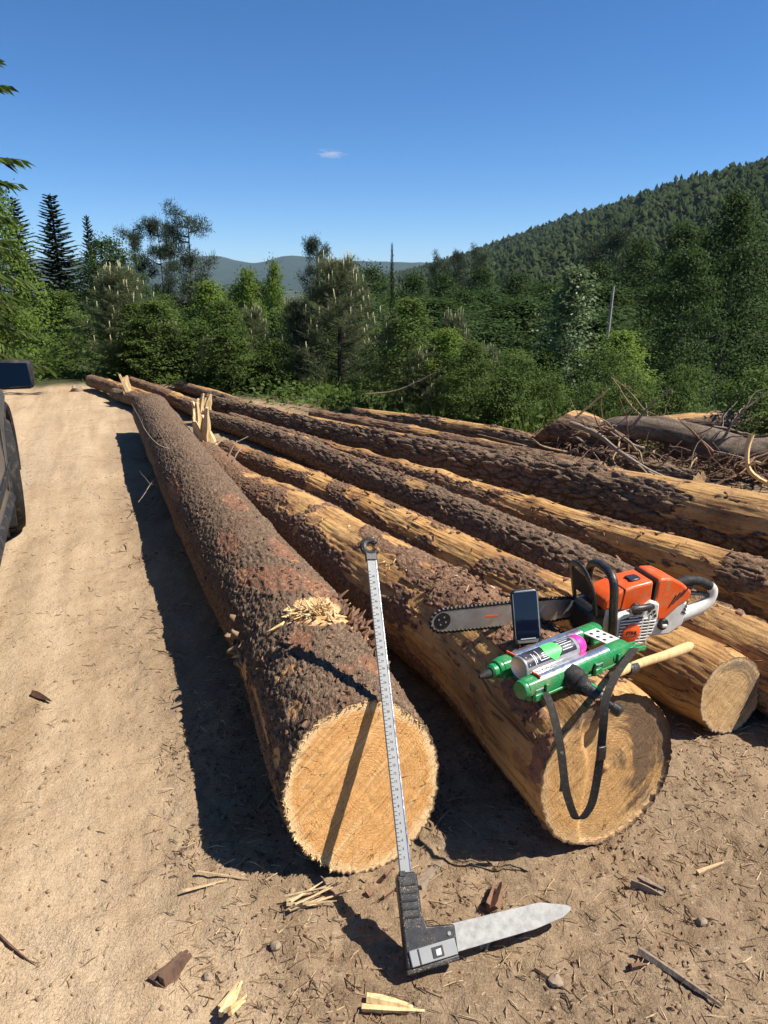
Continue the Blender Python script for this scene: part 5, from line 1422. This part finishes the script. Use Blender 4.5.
def proto_leafy(H, W, t0, ncl, per, leaf, spread, seed, prof, leafm, trunk_r, barkm='trunk', lean=0.03, aspect=0.62):
    r_ = np.random.default_rng(seed)
    zt = np.linspace(0, H * 0.96, 14)
    ax = np.stack([np.cumsum(r_.normal(0, lean * H / 14, 14)), np.cumsum(r_.normal(0, lean * H / 14, 14)), zt], 1)
    ax[:, :2] -= ax[0, :2]
    tg = Geo().tube(ax, np.linspace(trunk_r, trunk_r * 0.12, 14) * (1 + 0.5 * np.exp(-np.arange(14) * 1.5)), 8)
    t = t0 + (1 - t0) * r_.uniform(size=ncl) ** 0.9
    a = r_.uniform(0, 2 * np.pi, ncl)
    ph = r_.uniform(0, 6, 4)
    env = np.array([np.interp(q, *zip(*prof)) for q in t]) * W / 2
    env = env * (1 + 0.28 * np.sin(3 * a + ph[0] + 5 * t) + 0.22 * np.sin(5 * a + ph[1] - 9 * t))
    rad = env * np.sqrt(r_.uniform(0.06, 1, ncl))
    c = np.stack([rad * np.cos(a), rad * np.sin(a), t * H], 1)
    base = np.stack([np.interp(t * H, zt, ax[:, 0]), np.interp(t * H, zt, ax[:, 1]), 0 * t], 1)
    c = c + base
    c[:, 2] -= 0.10 * rad
    lg = Geo()
    k = np.repeat(np.arange(ncl), per)
    off = r_.normal(size=(len(k), 3)) * np.array([1, 1, 0.45]) * spread * r_.uniform(0.6, 1.4, ncl)[k][:, None]
    p = c[k] + off
    out = np.stack([np.cos(a[k]), np.sin(a[k]), 0 * k], 1)
    nrm = np.array([0, 0, 1.0]) + out * 0.55 + r_.normal(size=(len(k), 3)) * 0.55
    leaves(p, nrm, leaf, leaf * aspect, r_, lg)
    for q in r_.choice(ncl, min(ncl, 70), replace=False):
        z0 = max(0.05 * H, c[q, 2] - rad[q] * r_.uniform(0.35, 0.8))
        b0 = np.array([np.interp(z0, zt, ax[:, 0]), np.interp(z0, zt, ax[:, 1]), z0])
        mid = (b0 + c[q]) / 2 + [0, 0, 0.08 * rad[q]]
        rr = trunk_r * 0.30 * (1 - 0.75 * z0 / H)
        tg.tube(np.array([b0, mid, c[q]]), [rr, rr * 0.6, rr * 0.2], 4, caps=False)
    return dict(H=H, W=W, parts=[('trunk', tg.mesh('trunk', M[barkm], 60)), ('crown', lg.mesh('crown', M[leafm]))])

def proto_young(seed, H=4.0, W=2.4):
    r_ = np.random.default_rng(seed)
    tg = Geo().tube([(0, 0, 0), (0.03, 0, H * 0.5), (0.0, 0.02, H * 0.93)], [0.06, 0.04, 0.012], 6)
    ng = Geo(); cg = Geo()
    B = []; D = []
    nb = 150
    for w in range(nb):
        t = 0.05 + 0.88 * (w + r_.uniform()) / nb
        a = w * 2.39996 + r_.normal(0, 0.35)
        L = W / 2 * (1 - t) ** 0.75 * r_.uniform(0.6, 1.12) + 0.10
        el = 0.45 + 0.55 * t
        n = 7
        u = np.linspace(0, 1, n)
        P = np.stack([np.cos(a) * L * u, np.sin(a) * L * u, t * H + L * (math.tan(el) * 0.35 * u + 0.25 * u ** 2) - 0.12 * L], 1)
        tg.tube(P, np.linspace(0.014, 0.005, n), 4, caps=False)
        for i in range(2, n):
            dd = unit(P[i] - P[i - 1])
            B.append(P[i]); D.append(dd)
            for s_ in (-1, 1):
                q = dd * 0.8 + s_ * np.array([-np.sin(a), np.cos(a), 0]) * 0.8 + np.array([0, 0, 0.4])
                for m in range(2):
                    B.append(P[i] + unit(q) * 0.11 * (m + 0.6) * r_.uniform(0.7, 1.3)); D.append(q)
        top = P[-1]
        if t > 0.22 and r_.uniform() < 0.8:
            h = r_.uniform(0.16, 0.34) * (0.8 + 0.5 * t)
            cg.tube([top, top + [r_.normal(0, 0.015), r_.normal(0, 0.015), h]], [0.015, 0.007], 5)
            needles(np.repeat((top + [0, 0, h * 0.5])[None], 10, 0) + r_.normal(size=(10, 3)) * [0, 0, h * 0.28], r_.normal(size=(10, 3)) * 0.7 + [0, 0, 1.2], 0.05, 0.009, r_, cg)
    cg.tube([(0, 0.02, H * 0.90), (0, 0.02, H)], [0.016, 0.007], 5)
    for k in range(5):
        a = k * 1.256; cg.tube([(0, 0.02, H * 0.90), (0.09 * math.cos(a), 0.09 * math.sin(a), H * 0.95)], [0.012, 0.006], 5)
    B = np.array(B); D = unit(np.array(D))
    k = np.repeat(np.arange(len(B)), 10)
    d = D[k] * 0.75 + r_.normal(size=(len(k), 3)) * 0.62 + [0, 0, 0.25]
    needles(B[k] + r_.normal(size=(len(k), 3)) * 0.02, d, 0.125, 0.010, r_, ng)
    return dict(H=H, W=W, parts=[('trunk', tg.mesh('trunk', M['trunk'], 60)), ('needles', ng.mesh('needles', M['nd_young'])), ('shoots', cg.mesh('shoots', M['candle']))])

def proto_spruce(seed, H=14.0, W=4.4, mat='nd_spruce', nb=340, open_=0.0):
    r_ = np.random.default_rng(seed)
    tg = Geo().tube([(0, 0, 0), (0, 0, H * 0.5), (0, 0, H)], [0.17, 0.10, 0.015], 7)
    B = []; D = []; Ls = []
    for k in range(nb):
        t = 0.06 + 0.93 * (k + r_.uniform()) / nb
        a = k * 2.39996 + r_.normal(0, 0.3)
        L = (W / 2 * (1 - t) ** 0.85 + 0.12) * r_.uniform(0.62, 1.12)
        n = 9; u = np.linspace(0, 1, n)
        droop = -0.42 + 0.55 * t
        P = np.stack([np.cos(a) * L * u, np.sin(a) * L * u, t * H + L * (0.12 * u + droop * u ** 1.6 + 0.10 * u ** 3)], 1)
        tg.tube(P, np.linspace(0.028, 0.006, n) * (1.1 - t), 3, caps=False)
        tv = np.array([-np.sin(a), np.cos(a), 0])
        for i in range(1, n):
            dd = unit(P[i] - P[i - 1])
            for m in range(3):
                for s_ in (-1, 1):
                    q = dd * 0.8 + s_ * tv * r_.uniform(0.5, 1.0) + np.array([0, 0, -0.35 * r_.uniform(0, 1)])
                    B.append(P[i] + (P[i - 1] - P[i]) * r_.uniform()); D.append(q); Ls.append(L * 0.30 * (1.15 - u[i] * 0.7) + 0.06)
            B.append(P[i]); D.append(dd + [0, 0, -0.15]); Ls.append(0.16 + L * 0.08)
    B, D, Ls = np.array(B), unit(np.array(D)), np.array(Ls) * 1.0
    ng = Geo()
    for q in range(2):
        n = len(B)
        s = unit(np.cross(D, r_.normal(size=(n, 3)) * 0.4 + [0, 0, 1.0 if q == 0 else 0.05]))
        l = (Ls * r_.uniform(0.7, 1.15, n))[:, None]; w = (0.055 + 0.05 * Ls)[:, None]
        V = np.stack([B, B + D * l * 0.45 + s * w / 2 - [0, 0, 0.01], B + D * l - np.array([0, 0, 1]) * l * 0.12, B + D * l * 0.45 - s * w / 2 - [0, 0, 0.01]], 1).reshape(-1, 3)
        ng.add(V, np.arange(n * 4).reshape(-1, 4))
    return dict(H=H, W=W, parts=[('trunk', tg.mesh('trunk', M['trunk'], 60)), ('crown', ng.mesh('crown', M[mat]))])

def proto_pine(seed, H=16.0, W=6.0):
    r_ = np.random.default_rng(seed)
    ax = spline(np.array([(0, 0, 0), (0.2, 0.05, H * 0.35), (-0.1, 0.15, H * 0.7), (0.05, 0.0, H * 0.98)]), 12)
    tg = Geo().tube(ax, np.linspace(0.22, 0.05, 12), 7)
    ng = Geo()
    for k in range(34):
        t = r_.uniform(0.38, 1.0); a = r_.uniform(0, 2 * np.pi)
        L = W / 2 * r_.uniform(0.45, 1.1) * (0.55 + 0.45 * math.sin(math.pi * min(1, (1.05 - t) / 0.6)))
        b0 = np.array([np.interp(t * H, ax[:, 2], ax[:, 0]), np.interp(t * H, ax[:, 2], ax[:, 1]), t * H * 0.98])
        P = np.stack([b0 + np.array([np.cos(a), np.sin(a), 0]) * L * u + np.array([0, 0, L * (0.05 * u + 0.15 * u * u)]) for u in np.linspace(0, 1, 5)])
        tg.tube(P, np.linspace(0.06, 0.015, 5), 4, caps=False)
        for m in range(8):
            c = P[r_.integers(2, 5)] + r_.normal(size=3) * [0.35, 0.35, 0.16]
            n = 80
            q = c + r_.normal(size=(n, 3)) * [0.34, 0.34, 0.16]
            needles(q, (q - c) + r_.normal(size=(n, 3)) * 0.25 + [0, 0, 0.12], 0.30, 0.055, r_, ng)
    return dict(H=H, W=W, parts=[('trunk', tg.mesh('trunk', M['trunk'], 60)), ('crown', ng.mesh('crown', M['nd_pine']))])

PB = [(0.0, 0.5), (0.2, 0.85), (0.45, 1.0), (0.7, 0.85), (0.88, 0.55), (1.0, 0.12)]
PS = [(0.0, 0.6), (0.25, 1.0), (0.5, 0.85), (0.8, 0.45), (1.0, 0.06)]
PROTO = {
    'beech': [proto_leafy(22, 9.5, 0.22, 430, 34, 0.30, 0.62, s, PB, 'lf_beech', 0.24, 'trunk_pale') for s in (1, 2, 3)],
    'tall': [proto_leafy(24, 9.5, 0.40, 400, 34, 0.30, 0.62, s, [(0.0, 0.5), (0.4, 0.6), (0.55, 1.0), (0.75, 0.85), (0.9, 0.55), (1.0, 0.12)], 'lf_beech', 0.26, 'trunk_pale') for s in (21, 22)],
    'sap': [proto_leafy(4, 2.6, 0.06, 330, 30, 0.085, 0.14, s, PS, 'lf_sap', 0.04) for s in (4, 5)],
    'bright': [proto_leafy(4, 2.6, 0.08, 300, 28, 0.085, 0.14, s, PS, 'lf_bright', 0.04) for s in (6, 7)],
    'aspen': [proto_leafy(4, 2.0, 0.05, 240, 20, 0.078, 0.12, 8, [(0, 0.7), (0.3, 1.0), (0.6, 0.6), (0.85, 0.26), (1, 0.05)], 'lf_aspen', 0.03, 'trunk_pale', aspect=0.8)],
    'shrub': [proto_leafy(1.4, 1.4, 0.05, 160, 26, 0.055, 0.10, 9, [(0, 0.8), (0.4, 1.0), (0.8, 0.7), (1, 0.2)], 'lf_sap', 0.02)],
    'seedling': [proto_leafy(1.6, 0.9, 0.25, 34, 9, 0.075, 0.06, 10, [(0, 0.5), (0.4, 1.0), (0.8, 0.6), (1, 0.1)], 'lf_bright', 0.012)],
    'young': [proto_young(s) for s in (11, 12)],
    'spruce': [proto_spruce(s) for s in (13, 14)],
    'pine': [proto_pine(s) for s in (15, 16)],
    'larch': [proto_spruce(17, 12.0, 5.0, 'lf_sap', 190)],
}
KIND = {'beech': ('beech_tree', 'tree'), 'tall': ('beech_tree', 'tree'), 'sap': ('sapling', 'sapling'), 'bright': ('sapling', 'sapling'), 'aspen': ('sapling', 'sapling'), 'shrub': ('bush', 'bush'),
        'seedling': ('seedling', 'plant'), 'young': ('young_pine', 'tree'), 'spruce': ('spruce_tree', 'tree'), 'pine': ('pine_tree', 'tree'), 'larch': ('larch_tree', 'tree')}
GRP = {'beech': 'beeches of the wood beyond the log stack', 'tall': 'beeches of the wood beyond the log stack', 'sap': 'saplings behind the log stack', 'bright': 'saplings behind the log stack', 'aspen': 'saplings behind the log stack', 'shrub': 'bushes behind the logs',
       'seedling': None, 'young': 'young pines behind the log stack', 'spruce': 'spruces on the left', 'pine': 'old pines on the skyline', 'larch': None}
tree_n = 0
def tree(kind, x, y, ztop, w, label, group='-', rz=None):
    global tree_n
    pr = PROTO[kind][tree_n % len(PROTO[kind])]; tree_n += 1
    z0 = tz(x, y) - 0.05
    h = max(ztop - z0, 0.5)
    nm, cat = KIND[kind]
    o = thing(nm, (x, y, z0), label, cat, GRP[kind] if group == '-' else group)
    o.rotation_euler = (0, 0, (tree_n * 2.1) if rz is None else rz)
    o.scale = (w / pr['W'], w / pr['W'], h / pr['H'])
    for pn, me in pr['parts']:
        c = bpy.data.objects.new(pn, me); COL.objects.link(c); c.parent = o
        if pn == 'shoots': c['kind'] = 'stuff'
    return o

TREES = [
    (-6.07, 12.6, 2.98, 1.63, 'bright', 'yellow-green leafy tree at the left edge above the car'),
    (-5.78, 10.5, 10.72, 2.67, 'larch', 'tall feathery conifer at the left edge whose drooping twigs hang against the sky'),
    (-12.23, 30, 4.73, 4.08, 'spruce', 'tall dark spruce with a pointed tip, second from the left edge'),
    (-15.39, 42, 5.01, 2.62, 'spruce', 'small distant spruce tip between the tall spruce and the pines'),
    (-14.54, 32, 4.83, 3.77, 'spruce', 'dark spruce behind the yellow-green tree at the left edge'),
    (-8.65, 25, 2.9, 2.99, 'beech', 'rounded dark green tree right of the tall spruce'),
    (-13.63, 44, 4.62, 1.87, 'pine', 'leftmost of the three old pines on the left skyline'),
    (-12.31, 44, 4.83, 1.98, 'pine', 'middle one of the three old pines on the left skyline'),
    (-9.68, 40, 4.98, 2.59, 'pine', 'rightmost and tallest of the three old pines on the left skyline'),
    (-4.4, 13.2, 1.8, 1.74, 'young', 'broad grey-green young pine at the end of the dirt track'),
    (-6.18, 15, 1.37, 1.92, 'sap', 'dark leafy sapling between the car and the grey-green young pine'),
    (-6.32, 13.6, 0.95, 1.5, 'sap', 'bushy dark sapling right behind the car mirror'),
    (-3.77, 17, 1.56, 2.06, 'bright', 'bright green broad sapling right of the grey-green young pine'),
    (-4.99, 18, 1.26, 1.62, 'sap', 'small leafy sapling below the old pines'),
    (-3.46, 20, 1.84, 1.58, 'bright', 'bright green sapling below the gap with the blue hills'),
    (-3.36, 24, 2.16, 1.46, 'bright', 'slim bright sapling just left of the dark round-topped pine'),
    (-1.33, 11.9, 1.28, 0.95, 'young', 'young pine leaning on the left of the big candle-tipped pine'),
    (-0.68, 11.6, 1.89, 1.79, 'young', 'big young pine with tall pale candles in the middle of the row of saplings'),
    (0.17, 11.2, 1.08, 0.9, 'young', 'young pine with pale candles right of the biggest young pine'),
    (-4.64, 55, 4.44, 2.35, 'pine', 'dark round-topped pine on the skyline above the big young pine'),
    (-0.6, 40, 2.41, 3.66, 'beech', 'dark dense beech right of the big young pine'),
    (1.73, 46, 2.0, 3.75, 'beech', 'dense beech below the right end of the blue hills'),
    (0.24, 24, 2.76, 0.51, 'spruce', 'thin little spruce tip standing alone against the sky'),
    (1.27, 14, 1.02, 1.12, 'young', 'young pine in front of the wood, left of the pale-leaved sapling'),
    (1.64, 12.2, 0.6, 0.89, 'young', 'low young pine just behind the rearmost log'),
    (0.67, 12.6, 0.57, 0.92, 'young', 'low young pine with few candles behind the middle of the rearmost log'),
    (5.05, 66, 2.45, 5.21, 'beech', 'rounded beech at the foot of the wooded hill, left end'),
    (8.84, 72, 2.97, 5.68, 'beech', 'beech at the foot of the wooded hill with a broad pale crown'),
    (11.11, 66, 2.22, 6.06, 'beech', 'beech standing between the pines of the hill and the pale-leaved sapling'),
    (12.7, 60, 1.64, 6.44, 'beech', 'full green beech directly behind the pale-leaved sapling'),
    (4.99, 50, 1.08, 4.62, 'beech', 'darker beech in front of the hill foot'),
    (8.4, 46, 0.55, 4.97, 'beech', 'shaded beech left of the pale-leaved sapling'),
    (8.74, 125, 5.69, 3.48, 'pine', 'small pine on the low end of the ridge'),
    (11.53, 125, 6.28, 3.48, 'pine', 'second small pine on the low end of the ridge'),
    (14.04, 120, 6.51, 3.64, 'pine', 'flat-topped pine where the ridge begins to climb'),
    (21.99, 78, 6.49, 6.07, 'pine', 'dark spreading pine standing above the wood at the right'),
    (18.38, 68, 3.21, 6.56, 'beech', 'beech under the dark spreading pine'),
    (19.94, 62, 4.6, 6.56, 'tall', 'tall beech right of the dark spreading pine'),
    (20.38, 54, 5.39, 5.81, 'tall', 'tall beech with layered branches near the right edge'),
    (22.0, 50, 5.68, 4.99, 'tall', 'tallest beech, at the right edge, with its pale trunk showing'),
    (25.49, 50, 6.2, 6.21, 'tall', 'tall beech cut off by the right edge'),
    (17.85, 43, 2.68, 4.15, 'tall', 'beech in front of the tallest one, its trunk pale'),
    (15.42, 44, 1.55, 4.73, 'tall', 'shaded beech above the smooth grey log'),
    (19.31, 40, 2.6, 4.06, 'tall', 'dark beech low at the right edge'),
    (2.97, 12.3, 1.75, 1.75, 'aspen', 'slender sapling with pale shimmering leaves behind the brush pile'),
    (3.42, 11.4, 0.84, 1.66, 'bright', 'leafy bright green sapling right behind the brush pile'),
    (2.49, 12, 0.54, 1.1, 'sap', 'small leafy sapling left of the pale-leaved one'),
    (3.77, 9.6, 0.16, 0.59, 'shrub', 'low green bush right behind the smooth grey log'),
    (1.65, 10.4, 0.1, 0.83, 'shrub', 'low green bush behind the rearmost log'),
    (-0.61, 12, 0.2, 1.11, 'shrub', 'low bush at the foot of the big young pine'),
    (-2.34, 13.5, 0.38, 1.42, 'sap', 'low leafy sapling behind the far end of the logs'),
    (-3.41, 14, 0.46, 1.28, 'bright', 'low bright sapling behind the thin tumbled logs'),
    (-4.17, 13.8, 0.39, 1.09, 'shrub', 'dark low bush behind the thin pale log'),
    (13.84, 32, 4.83, 4.16, 'tall', 'slim-trunked beech whose pale stem shows at the right edge'),
    (11.05, 29, 2.71, 3.3, 'tall', 'slender beech with its pale stem showing above the brush pile'),
    (3.59, 7.2, 0.51, 0.42, 'seedling', 'slender leafy seedling at the right edge beyond the brush pile'),
]

for x, y, zt, w, k, lab in TREES:
    tree(k, x, y, zt, w, lab)
# the inside of the wood: trees nobody could tell apart
rt = np.random.default_rng(8)
def fill_trees(n, xr, yr, kind, drop, wr, label, group, slope=None):
    # drop: how far below the line from eye to skyline the crowns stay (metres per metre of distance)
    for _ in range(n):
        x, y = rt.uniform(*xr), rt.uniform(*yr)
        if slope: x *= y / yr[1]
        tree(kind, x, y, 1.5 - y * rt.uniform(*drop), rt.uniform(*wr), label, group)
fill_trees(30, (-14, 34), (34, 64), 'tall', (-0.01, 0.05), (7, 10), 'beech inside the dense wood below the log stack', 'beeches deep in the wood')
fill_trees(20, (-30, 60), (70, 130), 'beech', (-0.005, 0.03), (9, 12), 'beech far down the slope behind the nearer ones', 'far beeches on the slope')
fill_trees(14, (-13, 0.3), (14.5, 22), 'sap', (0.02, 0.09), (1.8, 2.8), 'leafy sapling filling the thicket behind the logs', 'thicket saplings')
fill_trees(8, (-1, 4.2), (13, 19), 'sap', (0.05, 0.12), (1.8, 2.8), 'leafy sapling on the slope behind the brush pile', 'slope saplings')
fill_trees(12, (-34, -12), (16, 40), 'spruce', (-0.11, -0.02), (3, 4.5), 'spruce in the wood left of the track', 'spruces left of the track')
# single bushes and seedlings along the brow, each its own
for k in range(48):
    x = -4.2 + 11.5 * ((k + rt.uniform(0, 0.9)) / 48) ** 1.25
    if -1.5 < x < 0.15: continue
    y = float(edge_y(x)) + rt.uniform(0.0, 1.1) - float(np.interp(x, [-3, -0.5], [0.0, 1.0]))
    kind = ['shrub', 'sap', 'young', 'bright', 'sap', 'young', 'shrub'][k % 7]
    if x > 1.0: kind = 'shrub'
    h = rt.uniform(0.7, 1.5) if kind == 'shrub' else rt.uniform(1.2, 2.4)
    if x > 1.0: h *= 0.6
    if kind == 'young': h *= 1.1
    lab = {'shrub': 'low green bush on the brow behind the logs', 'sap': 'waist-high leafy sapling on the brow behind the logs', 'bright': 'waist-high yellow-green sapling on the brow behind the logs', 'young': 'waist-high young pine on the brow behind the logs'}[kind]
    zt = min(tz(x, y) + h, 1.5 - y * (rt.uniform(0.01, 0.085) if x < 1.0 else rt.uniform(0.05, 0.11))); h = zt - tz(x, y)
    tree(kind, x, y, zt, h * rt.uniform(0.75, 1.15), lab, {'shrub': 'low bushes on the brow', 'sap': 'small saplings on the brow', 'bright': 'small yellow-green saplings on the brow', 'young': 'small pines on the brow'}[kind])
# a pale dead trunk in the wood
g = Geo().tube(spline(np.array([(0, 0, 0), (0.1, 0, 6), (0.0, 0.1, 12), (0.15, 0.1, 17.2)]), 16), np.linspace(0.13, 0.045, 16), 8)
for k in range(7):
    z = 8 + k * 1.2; a = k * 2.2
    g.tube([(0.05, 0.05, z), (0.05 + 0.7 * math.cos(a), 0.05 + 0.7 * math.sin(a), z + 0.25)], [0.04, 0.012], 4)
o = g.build('dead_trunk', M['dead'], None, smooth=60); o.location = (7.55, 26.5, 1.45 - 17.2)
tag(o, 'bare pale dead trunk standing in the wood at the right', 'tree')

# undergrowth on the brow and down the slope
def undergrowth():
    r_ = np.random.default_rng(51)
    n = 2300
    x = r_.uniform(-13, 14, n); y = edge_y(x) + np.abs(r_.normal(0, 2.0, n)) - np.interp(x, [-3, -0.5], [0.1, 1.1])
    keep = vnoise(np.stack([x * 0.8, y * 0.8, 0 * x], 1), 71) > -0.45
    x, y = x[keep], y[keep]; n = len(x)
    z = terrain(x, y)
    lg = Geo()
    k = np.repeat(np.arange(n), 13)
    hh = r_.uniform(0.06, 0.28, n)
    p = np.stack([x, y, z], 1)[k] + np.stack([r_.normal(0, 0.16, len(k)), r_.normal(0, 0.16, len(k)), hh[k] * r_.uniform(0, 1, len(k))], 1)
    leaves(p, np.array([0, -0.3, 1.0]) + r_.normal(size=(len(k), 3)) * 0.6, 0.085, 0.05, r_, lg)
    tag(lg.build('undergrowth', M['lf_sap'], None, smooth=None), kind='stuff')
    gg = Geo()
    n = 420
    x = r_.uniform(-1, 12, n); y = edge_y(x) + np.abs(r_.normal(0, 1.2, n)) - 1.4
    k = np.repeat(np.arange(n), 9)
    b = np.stack([x, y, terrain(x, y)], 1)[k] + r_.normal(size=(len(k), 3)) * [0.08, 0.08, 0]
    needles(b, r_.normal(size=(len(k), 3)) * [0.35, 0.35, 0.1] + [0, 0, 1], 0.36, 0.009, r_, gg)
    tag(gg.build('tall_grass', M['lf_bright'], None, smooth=None), kind='stuff')
undergrowth()

# ------------------------------------------------------------------ hills
def hill():
    cr = np.array(HILL, float)
    n = 160
    C = spline(cr, n)
    m = 46
    t = np.concatenate([np.linspace(0, 1, 36), np.linspace(1, 1.7, 11)[1:]])
    V = []
    for c in C:
        d = np.hypot(c[0], c[1])
        b = np.array([c[0], c[1]]) * (170 / d)
        for q in t:
            p = b + (np.array([c[0], c[1]]) - b) * q
            if q <= 1:
                z = -25.5 + (c[2] + 25.5) * (q ** 0.85)
            else:
                z = c[2] - (c[2] + 27) * sstep(1.0, 1.75, np.array([q]))[0] * 0.9
            V.append((p[0], p[1], max(z, -27)))
    V = np.array(V)
    nn = fbm(V * np.array([1, 1, 0]) * 0.012, 3, 5)
    V[:, 2] += nn * 6 * np.tile(sstep(0.05, 0.3, t) * sstep(1.02, 0.9, t), n)
    k = len(t)
    i = np.arange(n - 1)[:, None] * k; j = np.arange(k - 1)[None]
    F = np.stack([i + j, i + k + j, i + k + j + 1, i + j + 1], -1).reshape(-1, 4)
    g = Geo().add(V, F)
    tag(g.build('wooded_hill', M['hill_floor'], None, smooth=180), kind='structure')
    # the conifer wood on it, one mass
    r_ = np.random.default_rng(3)
    N = 14500
    a = r_.uniform(0, n - 1.001, N * 3)
    q = np.sqrt(r_.uniform(0.0009, 1.06, N * 3))
    ia = a.astype(int); fa = a - ia
    tt = np.interp(q, t, np.arange(k)); it = np.minimum(tt.astype(int), k - 2); ft = tt - it
    G = V.reshape(n, k, 3)
    P = (G[ia, it] * ((1 - fa) * (1 - ft))[:, None] + G[ia + 1, it] * (fa * (1 - ft))[:, None] + G[ia, it + 1] * ((1 - fa) * ft)[:, None] + G[ia + 1, it + 1] * (fa * ft)[:, None])
    u = P[:, 0] / P[:, 1]
    P = P[(u > -0.1) & (u < 0.72)][:N]
    u = P[:, 0] / P[:, 1]
    variants = []
    for s in range(7):
        rv = np.random.default_rng(100 + s); g = Geo()
        blob = s >= 3
        for lay in range(3 if blob else 4):
            n_ = 4
            z0 = (0.28 + 0.2 * lay) if blob else (0.13 + 0.20 * lay); rr = (0.30 - 0.05 * lay if blob else 0.28 * (1 - 0.20 * lay)) * rv.uniform(0.85, 1.15)
            aa = np.arange(n_ * 2) / (n_ * 2) * 2 * np.pi + rv.uniform(0, 6)
            rad = np.where(np.arange(n_ * 2) % 2, rr * 0.62, rr * rv.uniform(0.75, 1.25, n_ * 2))
            VV = np.concatenate([[[rv.normal(0, 0.05), rv.normal(0, 0.05), z0 + (0.26 if blob else 0.30 * (1 if lay < 3 else 0.9))]], np.stack([rad * np.cos(aa), rad * np.sin(aa), z0 + rv.normal(0, 0.045, n_ * 2)], 1)])
            g.add(VV, np.array([[0, 1 + e, 1 + (e + 1) % (n_ * 2)] for e in range(n_ * 2)]))
        variants.append((np.concatenate(g.V), np.concatenate(g.F)))
    big = Geo()
    vi = r_.integers(0, 7, len(P))
    for s in range(7):
        Q = P[vi == s]; VV, FF = variants[s]
        h = np.exp(r_.normal(np.log(7.6), 0.24, len(Q))); w = h * r_.uniform(0.8, 1.4, len(Q)); ro = r_.uniform(0, 6.28, len(Q))
        c, si = np.cos(ro), np.sin(ro)
        X = (VV[None, :, 0] * c[:, None] - VV[None, :, 1] * si[:, None]) * w[:, None] + Q[:, :1]
        Y = (VV[None, :, 0] * si[:, None] + VV[None, :, 1] * c[:, None]) * w[:, None] + Q[:, 1:2]
        Z = VV[None, :, 2] * h[:, None] + Q[:, 2:3] - 0.5
        big.add(np.stack([X, Y, Z], -1).reshape(-1, 3), (np.arange(len(Q))[:, None, None] * len(VV) + FF[None]).reshape(-1, 3))
    tag(big.build('hillside_forest', M['nd_hill'], None, smooth=None), kind='stuff')
HILL = [(-116, 1700, 2), (-8, 1600, 11), (84, 1450, 31), (131, 1300, 43), (173, 1200, 56), (215, 1050, 71), (252, 950, 82), (276, 850, 88), (300, 780, 94), (325, 700, 96), (383, 620, 105), (477, 560, 107), (625, 520, 108)]
hill()

def far_hills():
    cr = np.array(FAR, float)
    xs = np.linspace(cr[0, 0], cr[-1, 0], 160)
    zc = np.interp(xs, cr[:, 0], cr[:, 1])
    zc = np.convolve(np.pad(zc, 2, 'edge'), np.ones(5) / 5, 'valid')
    t = np.linspace(-1, 1, 40)
    X = np.repeat(xs[:, None], 40, 1); Y = 5200 + np.repeat(t[None], 160, 0) * 1500
    Z = -27 + (zc[:, None] + 27) * np.cos(np.repeat(t[None], 160, 0) * np.pi / 2) ** 1.2
    P = np.stack([X, Y, 0 * X], -1).reshape(-1, 3)
    Z = Z + (fbm(P * 0.0035, 4, 9).reshape(Z.shape) * 26) * sstep(1, 0.6, np.abs(t))[None]
    Z = np.maximum(Z, -27)
    i = np.arange(159)[:, None] * 40; j = np.arange(39)[None]
    F = np.stack([i + j, i + 40 + j, i + 40 + j + 1, i + j + 1], -1).reshape(-1, 4)
    tag(Geo().add(np.stack([X, Y, Z], -1).reshape(-1, 3), F).build('distant_hills', M['hill'], None, smooth=180), kind='structure')
FAR = [(-4447, 145), (-3139, 188), (-1847, 145), (-1393, 120), (-1162, 176), (-1051, 182), (-936, 145), (-859, 126), (-708, 157), (-545, 176), (-351, 163), (-188, 151), (39, 145), (234, 145), (430, 120), (885, 132), (2055, 145), (3999, 169)]
far_hills()

# ------------------------------------------------------------------ a wisp of cloud and the air itself
t = NT('cloud_wisp')
c = t.coord()
ln = t.n('ShaderNodeVectorMath', operation='LENGTH'); t.l(c, ln.inputs[0])
nz = t.noise(t.scale(c, (1.6, 1.6, 3.5)), 1.0, 5, 0.62)
d = t.math('MULTIPLY', t.math('MAXIMUM', t.math('SUBTRACT', t.math('MULTIPLY', nz, 1.55), t.math('ADD', 0.40, t.math('MULTIPLY', ln.outputs['Value'], 0.60))), 0.0), 0.012)
pv = t.n('ShaderNodeVolumePrincipled'); pv.inputs['Color'].default_value = (1, 1, 1, 1); pv.inputs['Anisotropy'].default_value = 0.2
t.l(d, pv.inputs['Density'])
t.t.nodes.remove(t.b); t.l(pv.outputs[0], t.out.inputs['Volume'])
g = Geo().lathe([(math.sin(a), -math.cos(a)) for a in np.linspace(0.02, math.pi - 0.02, 14)], 20)
o = g.build('cloud', t.m, None, smooth=180)
o.location = (-895, 14000, 2120); o.scale = (330, 260, 95); o.rotation_euler = (0, R(4), 0)
tag(o, kind='structure')

t = NT('haze_air')
pv = t.n('ShaderNodeVolumePrincipled'); pv.inputs['Color'].default_value = (0.60, 0.80, 1.0, 1); pv.inputs['Density'].default_value = 0.000055
t.t.nodes.remove(t.b); t.l(pv.outputs[0], t.out.inputs['Volume'])
o = Geo().box((0, 4350, 115), (18400, 9500, 290)).build('haze', t.m, None, smooth=None)
tag(o, kind='stuff')
